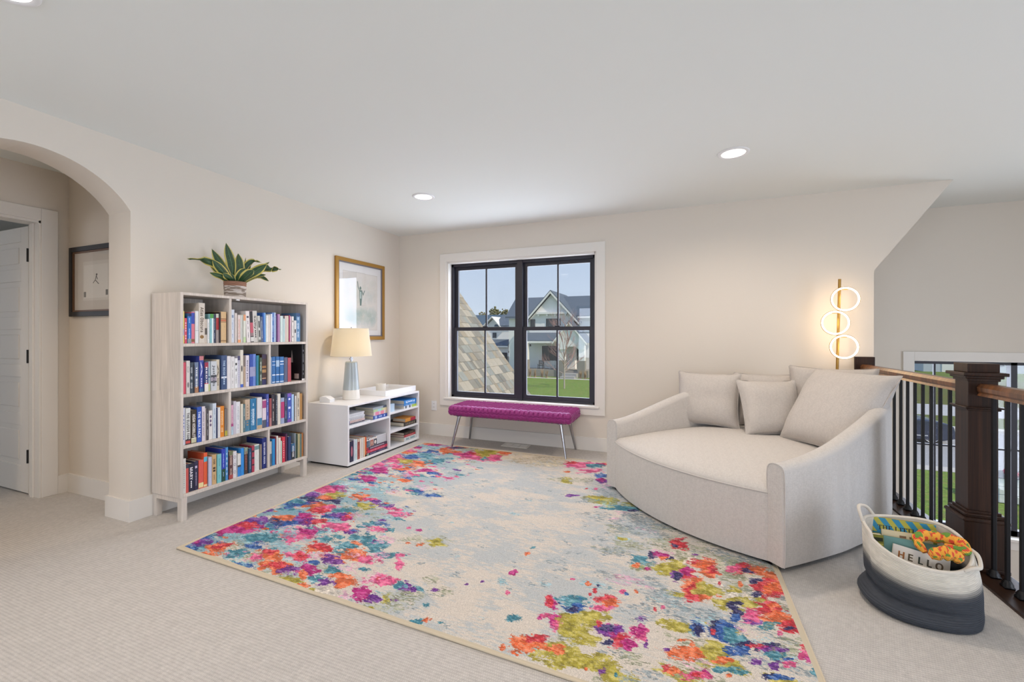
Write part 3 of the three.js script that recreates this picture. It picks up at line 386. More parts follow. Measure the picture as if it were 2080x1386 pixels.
[4,1,-2475,5.7,221,"8a2c40",{"n":"maroon"}],
[4,1,-2486,11.6,227,"e0dcd6",{"n":"white"}],
[4,1,-2509,20.6,206,"e2d8d0",{"n":"cream"}],
[4,1,-2527,10.1,176,"b8d0c0",{"n":"pale green"}],
[4,1,-2548,25.4,205,"d0384c",{"n":"bright red","t":"──","c":"f8d8d8"}],
[4,1,-2573,14.8,225,"503050",{"n":"plum"}],
[4,1,-2601,26.2,197,"2c3c68",{"n":"navy"}],
[4,1,-2636,33.5,132,"3a6a90",{"n":"blue","t":"▬▬▬","c":"e8e8e8","b":[[0,0.5,"2a3038"]]}],
[4,1,-2661,8.6,211,"98a4ac",{"n":"tall grey"}],
[4,1,-2674,11.0,200,"44584c",{"n":"dark green"}],
[4,1,-2693,19.5,200,"b0a880",{"n":"khaki"}],
[4,1,-2711,14.4,196,"6a8078",{"n":"grey green"}],
[4,1,-2730,13.7,198,"b87840",{"n":"orange brown"}]
];
const inWorld = (o) => (x0, x1, y0, y1, z0, z1, r = 0) => b2(x0 - o.position.x, x1 - o.position.x, y0 - o.position.y, y1 - o.position.y, z0 - o.position.z, z1 - o.position.z, r);
// ---------------------------------------------------------------- rug
{
  const RW = 3.1, RH = 2.58, W = 2048, HH = 1704, buf = new Float32Array(W * HH * 3);
  const PAL = { V: [104, 44, 140], M: [178, 30, 116], B: [38, 84, 160], N: [38, 38, 88], R: [206, 48, 62], O: [226, 104, 58], A: [140, 192, 206], T: [64, 132, 152], G: [146, 152, 122], Y: [176, 164, 62], P: [222, 84, 136], K: [222, 160, 192], W: [226, 217, 204], S: [138, 154, 162], E: [204, 190, 152] };
  const px = W / RW, put = (i, c, a) => { for (let k = 0; k < 3; k++) buf[i * 3 + k] = mix(buf[i * 3 + k], c[k], a); };
  for (let y = 0; y < HH; y++) for (let x = 0; x < W; x++) {
    const u = x / px, v = y / px, n = fbm(u * 2.2 + 3, v * 3.4, 4), m = fbm(u * 7 + 31, v * 13 + 5, 3), edge = smooth(1.1, 0.1, u), i = y * W + x;
    let c = [224, 214, 201];
    const blue = smooth(0.46, 0.66, n * 0.5 + m * 0.5 + 0.08 * smooth(1.4, 0.2, Math.hypot(u - 1.5, v - 1.3)) + 0.30 * (vnoise(u * 40, v * 210) - 0.5));
    c = [mix(c[0], 178, blue * 0.62), mix(c[1], 192, blue * 0.62), mix(c[2], 200, blue * 0.62)];
    const aq = smooth(0.40, 0.58, m + 0.25 * (vnoise(u * 60, v * 240) - 0.5)) * edge; c = [mix(c[0], 112, aq * 0.75), mix(c[1], 168, aq * 0.75), mix(c[2], 190, aq * 0.75)];
    buf.set(c, i * 3);
  }
  const stamp = (key, cu, cv, au, av, bu, bv, q) => {     // an uneven patch of dyed yarn
    const det = au * bv - av * bu; if (Math.abs(det) < 1e-9) return;
    const eu = Math.hypot(au, bu) * 1.5 + 0.01, ev = Math.hypot(av, bv) * 1.5 + 0.01, size = Math.sqrt(Math.abs(det)), base = PAL[key], fr = 0.9 / Math.max(size, 0.012);
    const soft = 'SGAEK'.includes(key);
    for (let y = Math.max(0, Math.floor((cv - ev) * px)); y <= Math.min(HH - 1, (cv + ev) * px); y++) for (let x = Math.max(0, Math.floor((cu - eu) * px)); x <= Math.min(W - 1, (cu + eu) * px); x++) {
      const u = x / px, v = y / px, du = u - cu, dv = v - cv;
      const wu = 1.5 * size * (fbm(u * 16 + 9, v * 24 + 3, 2) - 0.5), wv = 0.9 * size * (fbm(u * 16 + 71, v * 26 + 40, 2) - 0.5);
      const s = ((du + wu) * bv - (dv + wv) * bu) / det, t = ((dv + wv) * au - (du + wu) * av) / det;
      const d = Math.sqrt(s * s + t * t) + 1.5 * (fbm(u * fr * 1.5 + q * 7.3, v * fr * 2.6 + q, 4) - 0.5) + 0.45 * (vnoise(u * 120, v * 330) - 0.5) + 0.25 * (hash2(x >> 1, y) - 0.5);
      if (d > 1) continue;
      const sh = fbm(u * fr * 2.0 + q * 3.1, v * fr * 3.2 + 50, 3), k = 0.62 + 0.8 * Math.round(sh * 5) / 5, pale = sh > 0.60 ? 0.25 : 0;
      const holes = vnoise(u * 70 + q, v * 190) + 0.35 * (hash2(x >> 1, y) - 0.5);
      let a = soft ? 0.8 * smooth(0.42, 0.60, holes) : 0.95 * smooth(0.10, 0.24, holes + 0.5 * (1 - d));
      
      put(y * W + x, [mix(base[0] * k, 230, pale), mix(base[1] * k, 220, pale), mix(base[2] * k, 210, pale)], a);
    }
  };
  const R = rng(41), keys = 'TASAKPTVBGSO';
  for (let k = 0; k < 150; k++) { const u = Math.pow(R(), 1.4) * 0.95, v = R() * RH, s = 0.022 + 0.03 * R(); stamp('ATAKPAGTBKAVSO'[k % 14], u, v, s * 1.8, 0.3 * s * (R() - 0.5), 0, s * 0.8, k * 0.77 + 11); }
  for (let k = 0; k < 90; k++) { const u = 2.2 + R() * 0.9, v = R() * 1.5, s = 0.02 + 0.03 * R(); stamp('GSASGYSK'[k % 8], u, v, s * 1.8, 0, 0, s * 0.8, k * 0.57 + 5); }
  for (let k = 0; k < 900; k++) { const e = R() < 0.62, u = e ? Math.pow(R(), 1.7) * 1.0 : R() * RW, v = R() * RH, s = 0.006 + 0.022 * R() * R(); stamp(e ? keys[Math.floor(R() * 12)] : (R() < 0.8 ? 'S' : 'A'), u, v, s * 1.7, 0.2 * s * (R() - 0.5), 0, s * 0.8, k + 0.37); }
  for (let k = 0; k < 60; k++) stamp('GSGSYS'[k % 6], 2.1 + R() * 1.0, 1.0 + R() * 1.5, 0.07 + 0.08 * R(), 0, 0, 0.05 + 0.05 * R(), k * 1.7);
  RUG_PATCHES.split(' ').forEach((row, k) => { const [c, ...n] = row.split(','); const f = n.map((x) => +x / 1000); stamp(c, f[0], f[1], f[2] * 1.15, f[3] * 1.15, f[4] * 1.15, f[5] * 1.15, k * 0.61 + 2); });
  const d = new Uint8Array(W * HH * 4);
  for (let i = 0; i < W * HH; i++) { const x = i % W, y = (i / W) | 0, th = vnoise(x / 7, y * 0.9) > 0.74 ? 0.32 : 0; for (let k = 0; k < 3; k++) buf[i * 3 + k] = mix(buf[i * 3 + k], [222, 214, 204][k], th); const n = 0.90 + 0.16 * hash2(x, y >> 1) + 0.07 * (vnoise(x / 2.5, y / 1.2) - 0.5) - 0.03; for (let k = 0; k < 3; k++) d[i * 4 + k] = clamp(buf[i * 3 + k] * n, 0, 255); d[i * 4 + 3] = 255; }
  const map = new THREE.DataTexture(d, W, HH); map.colorSpace = THREE.SRGBColorSpace; map.magFilter = THREE.LinearFilter; map.needsUpdate = true;
  const bump = dataTex(512, 512, (x, y) => { const v = 110 + 100 * Math.abs(Math.sin(y * Math.PI / 4)) * (0.5 + 0.5 * hash2(x >> 2, y >> 2)) + 40 * hash2(x, y); return [v, v, v]; }, false);
  const C = [[-2.640, -1.540], [0.452, -1.43], [0.445, -4.055], [-2.688, -4.085]], o = [-1.1, 0, -2.78];
  const at = (u, v) => [0, 1].map((k) => C[0][k] * (1 - u) * (1 - v) + C[1][k] * u * (1 - v) + C[2][k] * u * v + C[3][k] * (1 - u) * v);
  const top = roughGrid((u, v) => { const [x, z] = at(u, v), e = Math.min(u, 1 - u, v, 1 - v); return [x - o[0], 0.0095 + 0.0012 * vnoise(u * 18, v * 14) - (e < 0.001 ? 0.003 : 0), z - o[2]]; }, 80, 64);
  const r = thing('area_rug', 'large abstract rug of bright dye patches on a cream ground', 'rug', o);
  part('pile', [top], std(0xffffff, 1, { map, bumpMap: rep(bump, 12, 10), bumpScale: 0.002 }), r);
  const edge = C.map(([x, z]) => [x - o[0], 0.0055, z - o[2]]);
  part('bound_edge', edge.map((p, k) => bar(p, edge[(k + 1) % 4], 0.0052, 8)), std(0xcdbfa6, 0.95), r);
  const base = extr(C.map(([x, z]) => [x - o[0], z - o[2]]), 0.007).rotateX(Math.PI / 2).translate(0, 0.0085, 0); part('backing', [base], std(0xc8bca4, 1), r);
}
// ---------------------------------------------------------------- bookcase
{
  const o = thing('bookcase', 'tall whitewashed wood bookcase on legs, filled with books', 'bookcase', [-3.145, 0, -2.268]), b = inWorld(o), X0 = -3.293, X1 = -2.995, Z0 = -1.766, Z1 = -2.770, T = 0.018, r = 0.0015;
  part('side_panel', [b(X0, X1, 0.15, 1.48, Z0, Z0 - T, r)], M.wwood, o); part('side_panel', [b(X0, X1, 0.15, 1.48, Z1 + T, Z1, r)], M.wwood, o);
  part('top_panel', [b(X0, X1, 1.462, 1.48, Z0 - T, Z1 + T, r)], M.wwood, o); part('bottom_panel', [b(X0, X1, 0.15, 0.17, Z0 - T, Z1 + T, r)], M.wwood, o);
  part('back_panel', [b(X0, X0 + 0.008, 0.17, 1.462, Z0 - T, Z1 + T)], M.wwood, o);
  for (const y of [1.147, 0.818, 0.485]) part('shelf', [b(X0 + 0.008, X1 - 0.002, y - 0.02, y, Z0 - T, Z1 + T, r)], M.wwood, o);
  for (const [z, y0, y1] of [[-2.096, 1.147, 1.462], [-2.41, 0.818, 1.127], [-2.0925, 0.485, 0.798], [-2.401, 0.17, 0.465]]) part('divider', [b(X0 + 0.008, X1 - 0.004, y0, y1, z + 0.0085, z - 0.0085, r)], M.wwood, o);
  for (const z of [Z0 - 0.005, Z1 + 0.045]) { for (const x of [X1 - 0.04, X0]) part('leg', [b(x, x + 0.04, 0, 0.15, z, z - 0.035, r)], M.wwood, o); part('leg_rail', [b(X0 + 0.04, X1 - 0.04, 0.118, 0.15, z, z - 0.035, r)], M.wwood, o); }
  part('cable_clip', [b(-3.01, -2.998, 1.452, 1.462, -2.14, -2.165, 0.002)], M.white, o);
}
// ---------------------------------------------------------------- books: one atlas of spines
const SHELF = { 1: 1.147, 2: 0.818, 3: 0.485, 4: 0.17 };
const FLAT = [   // [z end nearest the arch, length, y, thickness, front x, depth, colour, name, options] lying flat in the low cabinet
  [-3.068, 300, 0.3694, 8, 0, 210, 'c9cdd2', 'bottom pale magazine', { t: '─── ──', c: '8a929c' }], [-3.07, 232, 0.3775, 15, 0.012, 200, '5a5662', 'dark grey', { t: '──', c: 'c8c8cc' }], [-3.07, 226, 0.393, 20, 0.004, 200, 'c9b4b0', 'pinkish grey', { t: '── ──', c: 'b07060', b: [[0, .12, '4a5a90']] }], [-3.072, 222, 0.4135, 16, 0.008, 195, 'd8d8da', 'white', { t: '───', c: '909098' }], [-3.072, 218, 0.430, 17, 0, 195, 'c2c6cc', 'pale grey', {}], [-3.073, 212, 0.4475, 18, 0.006, 190, 'dadcdf', 'white magazine', { t: '── ───', c: 'a0a4aa' }], [-3.073, 215, 0.466, 11, 0.002, 190, 'd2d5d8', 'topmost pale', {}],
  [-3.412, 212, 0.3694, 36, 0, 230, '2c4c9c', 'royal blue', { t: '● ▬▬ ▬', c: 'c0d0f0', b: [[.1, .25, '8aa0cc']] }], [-3.418, 205, 0.4055, 34, 0, 225, 'd8c4c4', 'white and pink', { b: [[.12, .4, 'e08aa8'], [.5, .75, 'e48898'], [.85, 1, 'c8b0a0']] }], [-3.418, 205, 0.44, 24, 0.002, 222, 'b8cfa0', 'green and aqua', { b: [[.3, .55, 'a8d0d4'], [.7, 1, 'd8cca0']] }], [-3.414, 205, 0.4645, 20, 0.006, 222, 'a8b0b8', 'grey', { b: [[.75, 1, '50586c']] }],
  [-3.323, 300, 0.0355, 24, 0, 260, '3a3654', 'dark purple', { t: '── ──', c: 'b0a8c8', b: [[0, .08, '88a89a']] }], [-3.325, 302, 0.060, 27, 0, 260, 'c43a58', 'crimson', { t: '───', c: 'f0d0d4' }], [-3.326, 300, 0.0875, 26, 0.003, 258, '4a3c50', 'dark plum', { t: 'TRANSFORMATION', c: 'e8dce4', b: [[0, .06, 'c02c48']] }],
  [-3.912, 232, 0.3975, 28, 0, 205, 'd8dce0', 'white', { b: [[.62, 1, 'b4cc4c'], [.1, .2, '3a4048'], [.4, .5, '3a4048']], t: '── ─', c: '8090a0' }], [-3.912, 232, 0.426, 17, 0.002, 205, '4a8cd0', 'mid blue', { t: '─── ─', c: 'd8e8f8' }], [-3.913, 230, 0.4435, 42, 0, 205, '2f86d0', 'bright blue', { t: 'French', c: 'f4f8fc', big: 1 }],
  [-3.908, 236, 0.2025, 40, 0, 250, '3c3630', 'black', { t: '■ ■ ■ ■ ■ ■', c: 'a89880' }], [-3.95, 190, 0.243, 36, 0.01, 170, 'e09840', 'orange and red', { b: [[.5, 1, 'b83048']] }],
  [-3.914, 228, 0.0355, 44, 0, 235, 'd4d8d8', 'white and teal', { t: '▬▬▬ ▬▬', c: '3a8c98' }], [-3.92, 208, 0.080, 24, 0.004, 215, 'b84048', 'red', { t: '───', c: 'e8c8c0' }], [-3.92, 206, 0.1045, 26, 0.006, 210, '3a322c', 'brown black', { t: '─── ──', c: 'a89878' }],
];
const UP = [  // upright books of the low cabinet: [z centre, thickness, height, colour, name, options]
  [-3.082, 22, 200, 'd8dadc', 'white', {}], [-3.122, 42, 190, '2c2f48', 'thick dark navy', { t: '●', c: 'c07080' }], [-3.151, 9, 200, 'd8d8e4', 'thin white', {}], [-3.176, 34, 195, 'c8dcdc', 'pale aqua', { t: '── ─', c: '88a8a8' }], [-3.211, 29, 192, 'a8584c', 'brick red', { t: '▬ ▬▬', c: '6a3028', b: [[.85, 1, 'c8b8a0']] }], [-3.2385, 20, 188, 'dcd6c8', 'cream', {}], [-3.2635, 24, 190, 'd4d0c8', 'off white', {}], [-3.288, 18, 190, 'e0c8a8', 'beige', {}], [-3.3085, 17, 188, 'd8602c', 'bright orange', { b: [[.0, .1, '30302c']] }],
];
const SPECS = [];
for (const [row, cell, z, t, h, color, o] of BOOKS) SPECS.push({ row, cell, z: z / 1000, t: t / 1000, h: Math.min(h, 305) / 1000, color, o });
for (const f of FLAT) SPECS.push({ flat: f, t: f[3] / 1000, h: f[1] / 1000, color: f[6], o: f[8] });
for (const u of UP) SPECS.push({ low: u, z: u[0], t: u[1] / 1000, h: u[2] / 1000, color: u[3], o: u[5] });
const COLS = 25, ROWS = 4, CW = 80, CH = 512, PER = COLS * ROWS;
function paintSpine(g, x, y, s) {
  const w = 64, hex = (c) => '#' + c, o = s.o, asp = s.t / s.h * CH / w;      // asp: how much a cell pixel is wider than tall
  g.fillStyle = hex(s.color); g.fillRect(x, y, CW, CH);
  if (o.r) { g.fillStyle = hex(o.r); g.fillRect(x + w * 0.55, y, w * 0.45, CH); }
  for (const [a, b, c] of o.b ?? []) { g.fillStyle = hex(c); g.fillRect(x, y + (1 - b) * CH, w, (b - a) * CH); }
  const R = rng(SPECS.indexOf(s) * 77 + 5);
  for (let k = 0; k < 26; k++) { g.fillStyle = R() < 0.5 ? 'rgba(255,255,255,0.05)' : 'rgba(0,0,0,0.05)'; g.fillRect(x + R() * w, y + R() * CH, 2 + R() * 12, 6 + R() * 60); }
  if (o.dot) { g.fillStyle = hex(o.dot); g.save(); g.translate(x + w / 2, y + CH * 0.84); g.scale(1, asp); g.beginPath(); g.arc(0, 0, w * 0.32, 0, 7); g.fill(); g.restore(); }
  if (!o.t) { return; }
  const text = o.t, letters = /[A-Za-z]/.test(text);
  g.fillStyle = hex(o.c); g.save(); g.beginPath(); g.rect(x, y, w, CH); g.clip(); g.translate(x + w / 2, y + CH * (o.dot ? 0.42 : 0.5)); g.rotate(Math.PI / 2);
  const span = CH * (o.dot ? 0.62 : o.big ? 0.74 : 0.7);
  if (letters) {
    g.font = 'bold 44px sans-serif'; g.textBaseline = 'middle';
    const clean = text.replace(/[^A-Za-z0-9 ]/g, '').trim(), rest = text.length - clean.length > 2, L = rest ? span * 0.62 : span, tw = g.measureText(clean).width, sx = L / tw, sy = (o.big ? 1.05 : 0.72);
    g.save(); g.translate(-span / 2, 0); g.scale(sx, sy); g.fillText(clean, 0, 0); g.restore();
    if (rest) for (let k = 0; k < 4; k++) g.fillRect(span * 0.16 + k * span * 0.09, -w * 0.12, span * 0.07, w * 0.22);
  } else {
    const n = [...text].length, st = span / n;
    [...text].forEach((ch, k) => {
      const cx = -span / 2 + (k + 0.5) * st;
      if (ch === ' ') return;
      if ('●•○◦'.includes(ch)) { g.beginPath(); g.ellipse(cx, 0, st * 0.36 * Math.min(1, 1 / 1), w * 0.24, 0, 0, 7); if ('○◦'.includes(ch)) { g.lineWidth = 5; g.strokeStyle = g.fillStyle; g.stroke(); } else g.fill(); return; }
      if ('■▪◆'.includes(ch)) { g.fillRect(cx - st * 0.36, -w * 0.26, st * 0.72, w * 0.52); return; }
      const hgt = ch === '▬' ? 0.42 : ch === '═' ? 0.34 : 0.2;         // a word of small letters
      for (let q = 0; q < 4; q++) { const hh = w * hgt * (0.7 + 0.5 * R()); g.fillRect(cx - st * 0.46 + q * st * 0.25, -hh / 2, st * (0.12 + 0.06 * R()), hh); }
      if (ch === '═') g.fillRect(cx - st * 0.4, w * 0.26, st * 0.7, 3);
    });
  }
  g.restore();
}
const atlases = [];
for (let a = 0; a * PER < SPECS.length; a++) atlases.push(std(0xffffff, 0.55, { map: canvasTex(COLS * CW, ROWS * CH, (g) => { for (let k = 0; k < PER && a * PER + k < SPECS.length; k++) paintSpine(g, (k % COLS) * CW, Math.floor(k / COLS) * CH, SPECS[a * PER + k]); }) }));
function bookParts(s, k, depth, parent) {     // spine faces +x, foot at y = 0
  const { t, h } = s, c = k % PER, u0 = (c % COLS) * CW / (COLS * CW), v1 = 1 - Math.floor(c / COLS) / ROWS, du = 64 / (COLS * CW), dv = 1 / ROWS, B = Math.min(0.0025, t * 0.15);
  const cells = (g, face) => { const uv = g.attributes.uv, n = g.attributes.normal; for (let i = 0; i < uv.count; i++) { if (face && n.getX(i) > 0.5) uv.setXY(i, u0 + du * (0.03 + 0.94 * uv.getX(i)), v1 - dv + dv * (0.004 + 0.992 * uv.getY(i))); else uv.setXY(i, u0 + du * 1.12, v1 - dv * 0.5); } return g; };
  const spine = cells(new THREE.BoxGeometry(B, h, t).translate(depth / 2 - B / 2, h / 2, 0), true);
  const boards = [-1, 1].map((q) => cells(new THREE.BoxGeometry(depth - B, h, B).translate(-B / 2, h / 2, q * (t / 2 - B / 2)), false));
  part('cover', [spine, ...boards], atlases[Math.floor(k / PER)], parent);
  part('pages', [new THREE.BoxGeometry(depth - B - 0.004, h - 0.006, t - 2 * B).translate(-B / 2 - 0.001, h / 2, 0)], M.pages, parent);
}
const ORD = ['', 'first', 'second', 'third', 'fourth', 'fifth', 'sixth', 'seventh', 'eighth', 'ninth', 'tenth', 'eleventh', 'twelfth', 'thirteenth', 'fourteenth', 'fifteenth', 'sixteenth', 'seventeenth', 'eighteenth', 'nineteenth', 'twentieth'];
const ord = (n) => (n <= 20 ? ORD[n] : n === 30 ? 'thirtieth' : (n < 30 ? 'twenty-' : n < 40 ? 'thirty-' : 'forty-') + (n === 40 ? 'fortieth' : ORD[n % 10]));
{
  const R = rng(9), count = {};
  SPECS.forEach((s, k) => {
    if (s.flat) {
      const [z0, , y, , dx, depth, , nm] = s.flat, d = depth / 1000;
      const where = y > 0.36 ? (z0 > -3.4 ? 'flat in the magazine pile inside the low white cabinet' : z0 > -3.9 ? 'lying flat beside the magazine pile in the low cabinet' : 'lying flat on the top right shelf of the low cabinet') : z0 > -3.5 ? 'lying flat under the photo covered box in the low cabinet' : y > 0.19 ? 'lying flat on the middle right shelf of the low cabinet' : 'lying flat at the bottom right of the low cabinet';
      const b = thing('flat_book', `${nm} book ${where}`.replace('magazine book', 'magazine'), 'book', [-2.832 - dx - d / 2, y + s.t / 2, z0], 0, 'books in the low cabinet');
      b.rotation.x = -Math.PI / 2; bookParts(s, k, d, b); return;
    }
    if (s.low) { const b = thing('book', `${s.low[4]} book standing upright in the lower bay of the low white cabinet`, 'book', [-2.836 - 0.1, 0.0355, s.z], 0, 'books in the low cabinet'); bookParts(s, k, 0.2, b); return; }
    count[s.row] = (count[s.row] ?? 0) + 1;
    const big = s.o.n === 'large black', d = big ? 0.27 : clamp(s.h * (0.66 + 0.1 * R()), 0.12, 0.23), inset = big ? 0.012 : 0.012 + 0.008 * R();
    const b = thing('book', `${s.o.n} book, ${ord(count[s.row])} from the arch end of the bookcase's ${['', 'top', 'second', 'third', 'bottom'][s.row]} shelf`, 'book', [-2.997 - inset - d / 2, SHELF[s.row] + 0.0005, s.z], 0, 'books in the tall bookcase');
    if (s.o.lean) { b.rotation.x = s.o.lean * Math.PI / 180; b.position.z -= Math.sin(b.rotation.x) * s.h * 0.5; b.position.y += Math.sin(Math.abs(b.rotation.x)) * s.t / 2; }
    bookParts(s, k, d, b);
    if (big) { part('price_label', [b2(0.05, 0.10, 0.012, 0.055, s.t / 2, s.t / 2 + 0.0006)], std(0xc8bcb4, 0.8), b); part('tulip_print', [extr([[-0.012, 0.15], [0.0, 0.255], [0.008, 0.2], [0.012, 0.15]], 0.0005).translate(0.02, 0, s.t / 2)], std(0xc8c4bc, 0.8), b); }
  });
}
// ---------------------------------------------------------------- low white cabinet and what stands on it
{
  const o = thing('low_cabinet', 'low white open cabinet with shelves of stacked books', 'cabinet', [-3.05, 0, -3.604]), b = inWorld(o), X0 = -3.291, X1 = -2.81, Z0 = -3.043, Z1 = -4.165, T = 0.018, r = 0.001;
  part('plinth', [b(X0 + 0.02, X1 - 0.02, 0, 0.018, Z0 - 0.02, Z1 + 0.02)], M.black, o);
  part('side_panel', [b(X0, X1, 0.018, 0.547, Z0, Z0 - T, r)], M.lacquer, o); part('side_panel', [b(X0, X1, 0.018, 0.547, Z1 + T, Z1, r)], M.lacquer, o);
  part('top_panel', [b(X0, X1, 0.547, 0.565, Z0, Z1, r)], M.lacquer, o); part('bottom_panel', [b(X0, X1, 0.018, 0.035, Z0 - T, Z1 + T, r)], M.lacquer, o);
  part('back_panel', [b(X0, X0 + 0.01, 0.035, 0.547, Z0 - T, Z1 + T)], M.lacquer, o);
  part('divider', [b(X0 + 0.01, X1, 0.035, 0.547, -3.63, -3.648, r)], M.lacquer, o);
  part('shelf', [b(X0 + 0.01, X1 - 0.002, 0.351, 0.369, Z0 - T, -3.63, r)], M.lacquer, o);
  for (const y of [0.397, 0.202]) part('shelf', [b(X0 + 0.01, X1 - 0.002, y - 0.018, y, -3.648, Z1 + T, r)], M.lacquer, o);
}
solo('small_box', [uvBox(new RoundedBoxGeometry(0.15, 0.082, 0.085, 2, 0.002).translate(-2.92, 0.4385, -3.72))], std(0xb8cfe0, 0.6), 'small pale blue patterned box beside the blue books in the cabinet', 'box');
{
  const t = canvasTex(512, 512, (g) => { const R = rng(12); g.fillStyle = '#c8ccd0'; g.fillRect(0, 0, 512, 512); for (let j = 0; j < 4; j++) for (let i = 0; i < 5; i++) { const c = ['#30343c', '#e8e4dc', '#8a94a0', '#b06a58', '#586878', '#dfe6ea', '#48302c', '#9aaab4'][Math.floor(R() * 8)]; g.fillStyle = c; g.fillRect(i * 104 + 4, j * 128 + 4, 92, 116); g.fillStyle = ['#c0a898', '#202428', '#e4e0d8', '#6a7c8c'][Math.floor(R() * 4)]; g.beginPath(); g.ellipse(i * 104 + 50, j * 128 + 66, 22 + 16 * R(), 30 + 20 * R(), 0, 0, 7); g.fill(); } });
  const o = thing('keepsake_box', 'box covered in small photographs, on the flat books in the cabinet', 'box', [-2.965, 0.114, -3.475]);
  const g = new RoundedBoxGeometry(0.25, 0.082, 0.295, 2, 0.003).translate(0, 0.041, 0); uvBox(g); part('box_body', [g], std(0xffffff, 0.4, { map: rep(t, 4, 4) }), o);
  part('box_base', [b2(-0.124, 0.124, -0.0001, 0.010, -0.1465, 0.1465)], std(0x30323a, 0.6), o);
}
{ // table lamp
  const o = thing('table_lamp', 'lit table lamp with cream drum shade and grey and white ceramic base', 'lamp', [-3.082, 0.565, -3.385]);
  const oct = (r0, r1, y0, y1) => cyl(r0, r1, y1 - y0, 0, y0, 0, 10);
  part('base_foot', [lathe([[0, 0], [0.083, 0], [0.0855, 0.004], [0.0795, 0.095]], 10)], std(0xe4e0d8, 0.35), o);
  part('lamp_base', [lathe([[0.0795, 0.095], [0.059, 0.362], [0.055, 0.373], [0, 0.374]], 10)], phys(0xa9b4b8, 0.3, { clearcoat: 0.5 }), o);
  part('neck', [cyl(0.012, 0.012, 0.05, 0, 0.374, 0, 16), cyl(0.02, 0.02, 0.012, 0, 0.395, 0, 16)], M.chrome, o);
  part('harp', [tube([[0.0, 0.42, -0.012], [0, 0.5, -0.05], [0, 0.62, -0.045], [0, 0.69, 0], [0, 0.62, 0.045], [0, 0.5, 0.05], [0, 0.42, 0.012]], 0.002, 40, 6)], M.chrome, o);
  part('finial', [lathe([[0, 0.69], [0.008, 0.692], [0.009, 0.70], [0.004, 0.708], [0.006, 0.714], [0, 0.72]], 16)], M.chrome, o);
  const sh = part('lamp_shade', [lathe([[0.196, 0.432], [0.165, 0.702]], 56)], phys(0xe6dcc4, 1, { transmission: 0.45, thickness: 0, side: THREE.DoubleSide, bumpMap: rep(weaveBump, 30, 8), bumpScale: 0.0005 }), o);
  part('shade_rim', [new THREE.TorusGeometry(0.196, 0.0022, 6, 56).rotateX(Math.PI / 2).translate(0, 0.432, 0), new THREE.TorusGeometry(0.165, 0.0022, 6, 56).rotateX(Math.PI / 2).translate(0, 0.702, 0)], std(0xe8dcc0, 0.9), sh);
  part('spider', [bar([-0.165, 0.69, 0], [0.165, 0.69, 0], 0.0015, 6), bar([0, 0.69, -0.165], [0, 0.69, 0.165], 0.0015, 6)], M.chrome, o);
  part('bulb', [new THREE.SphereGeometry(0.03, 20, 14).translate(0, 0.53, 0), cyl(0.013, 0.013, 0.05, 0, 0.455, 0, 12)], std(0xffffff, 0.4, { emissive: 0xffdca0, emissiveIntensity: 1.2 }), o);
  const l = new THREE.PointLight(0xffe4bc, 0.075, 0, 2); l.position.set(-3.082, 0.565 + 0.53, -3.385); l.castShadow = true; l.shadow.radius = 1.4; scene.add(l);
}
{ // tray and candle
  const o = thing('serving_tray', 'white lacquered rectangular tray on top of the low cabinet', 'tray', [-3.065, 0.5655, -3.92]);
  part('tray_base', [b2(-0.19, 0.19, 0, 0.008, -0.27, 0.27)], M.lacquer, o);
  for (const s of [-1, 1]) { part('tray_side', [b2(s * 0.182, s * 0.192, 0, 0.056, -0.272, 0.272, 0.002)], M.lacquer, o); part('tray_side', [b2(-0.182, 0.182, 0, 0.056, s * 0.262, s * 0.272, 0.002)], M.lacquer, o); }
  const c = thing('candle_jar', 'white candle in a frosted glass jar on the tray', 'candle', [-3.10, 0.574, -3.86]);
  part('jar', [lathe([[0, 0], [0.047, 0], [0.052, 0.006], [0.054, 0.096], [0.0515, 0.096], [0.0495, 0.010], [0, 0.008]])], phys(0xf0ece4, 0.35, { transmission: 0.25, thickness: 0 }), c);
  part('wax', [cyl(0.048, 0.049, 0.06, 0, 0.0105, 0, 32)], std(0xece6da, 0.7), c); part('wick', [bar([0, 0.07, 0], [0.002, 0.082, 0], 0.0012, 6)], M.black, c);
}
{ // small wedge-shaped device
  const o = thing('smart_device', 'small white wedge-shaped gadget beside the table lamp', 'gadget', [-3.16, 0.5653, -3.15], 0.25);
  const g = extr([[-0.05, 0], [0.05, 0], [0.052, 0.022], [0.01, 0.046], [-0.035, 0.048], [-0.05, 0.04]], 0.075, [], 0.004).translate(0, 0.004, -0.0375);
  part('body', [g], M.white, o); part('foot', [b2(-0.045, 0.045, 0, 0.003, -0.034, 0.034)], std(0xa8a8a8, 0.6), o);
}
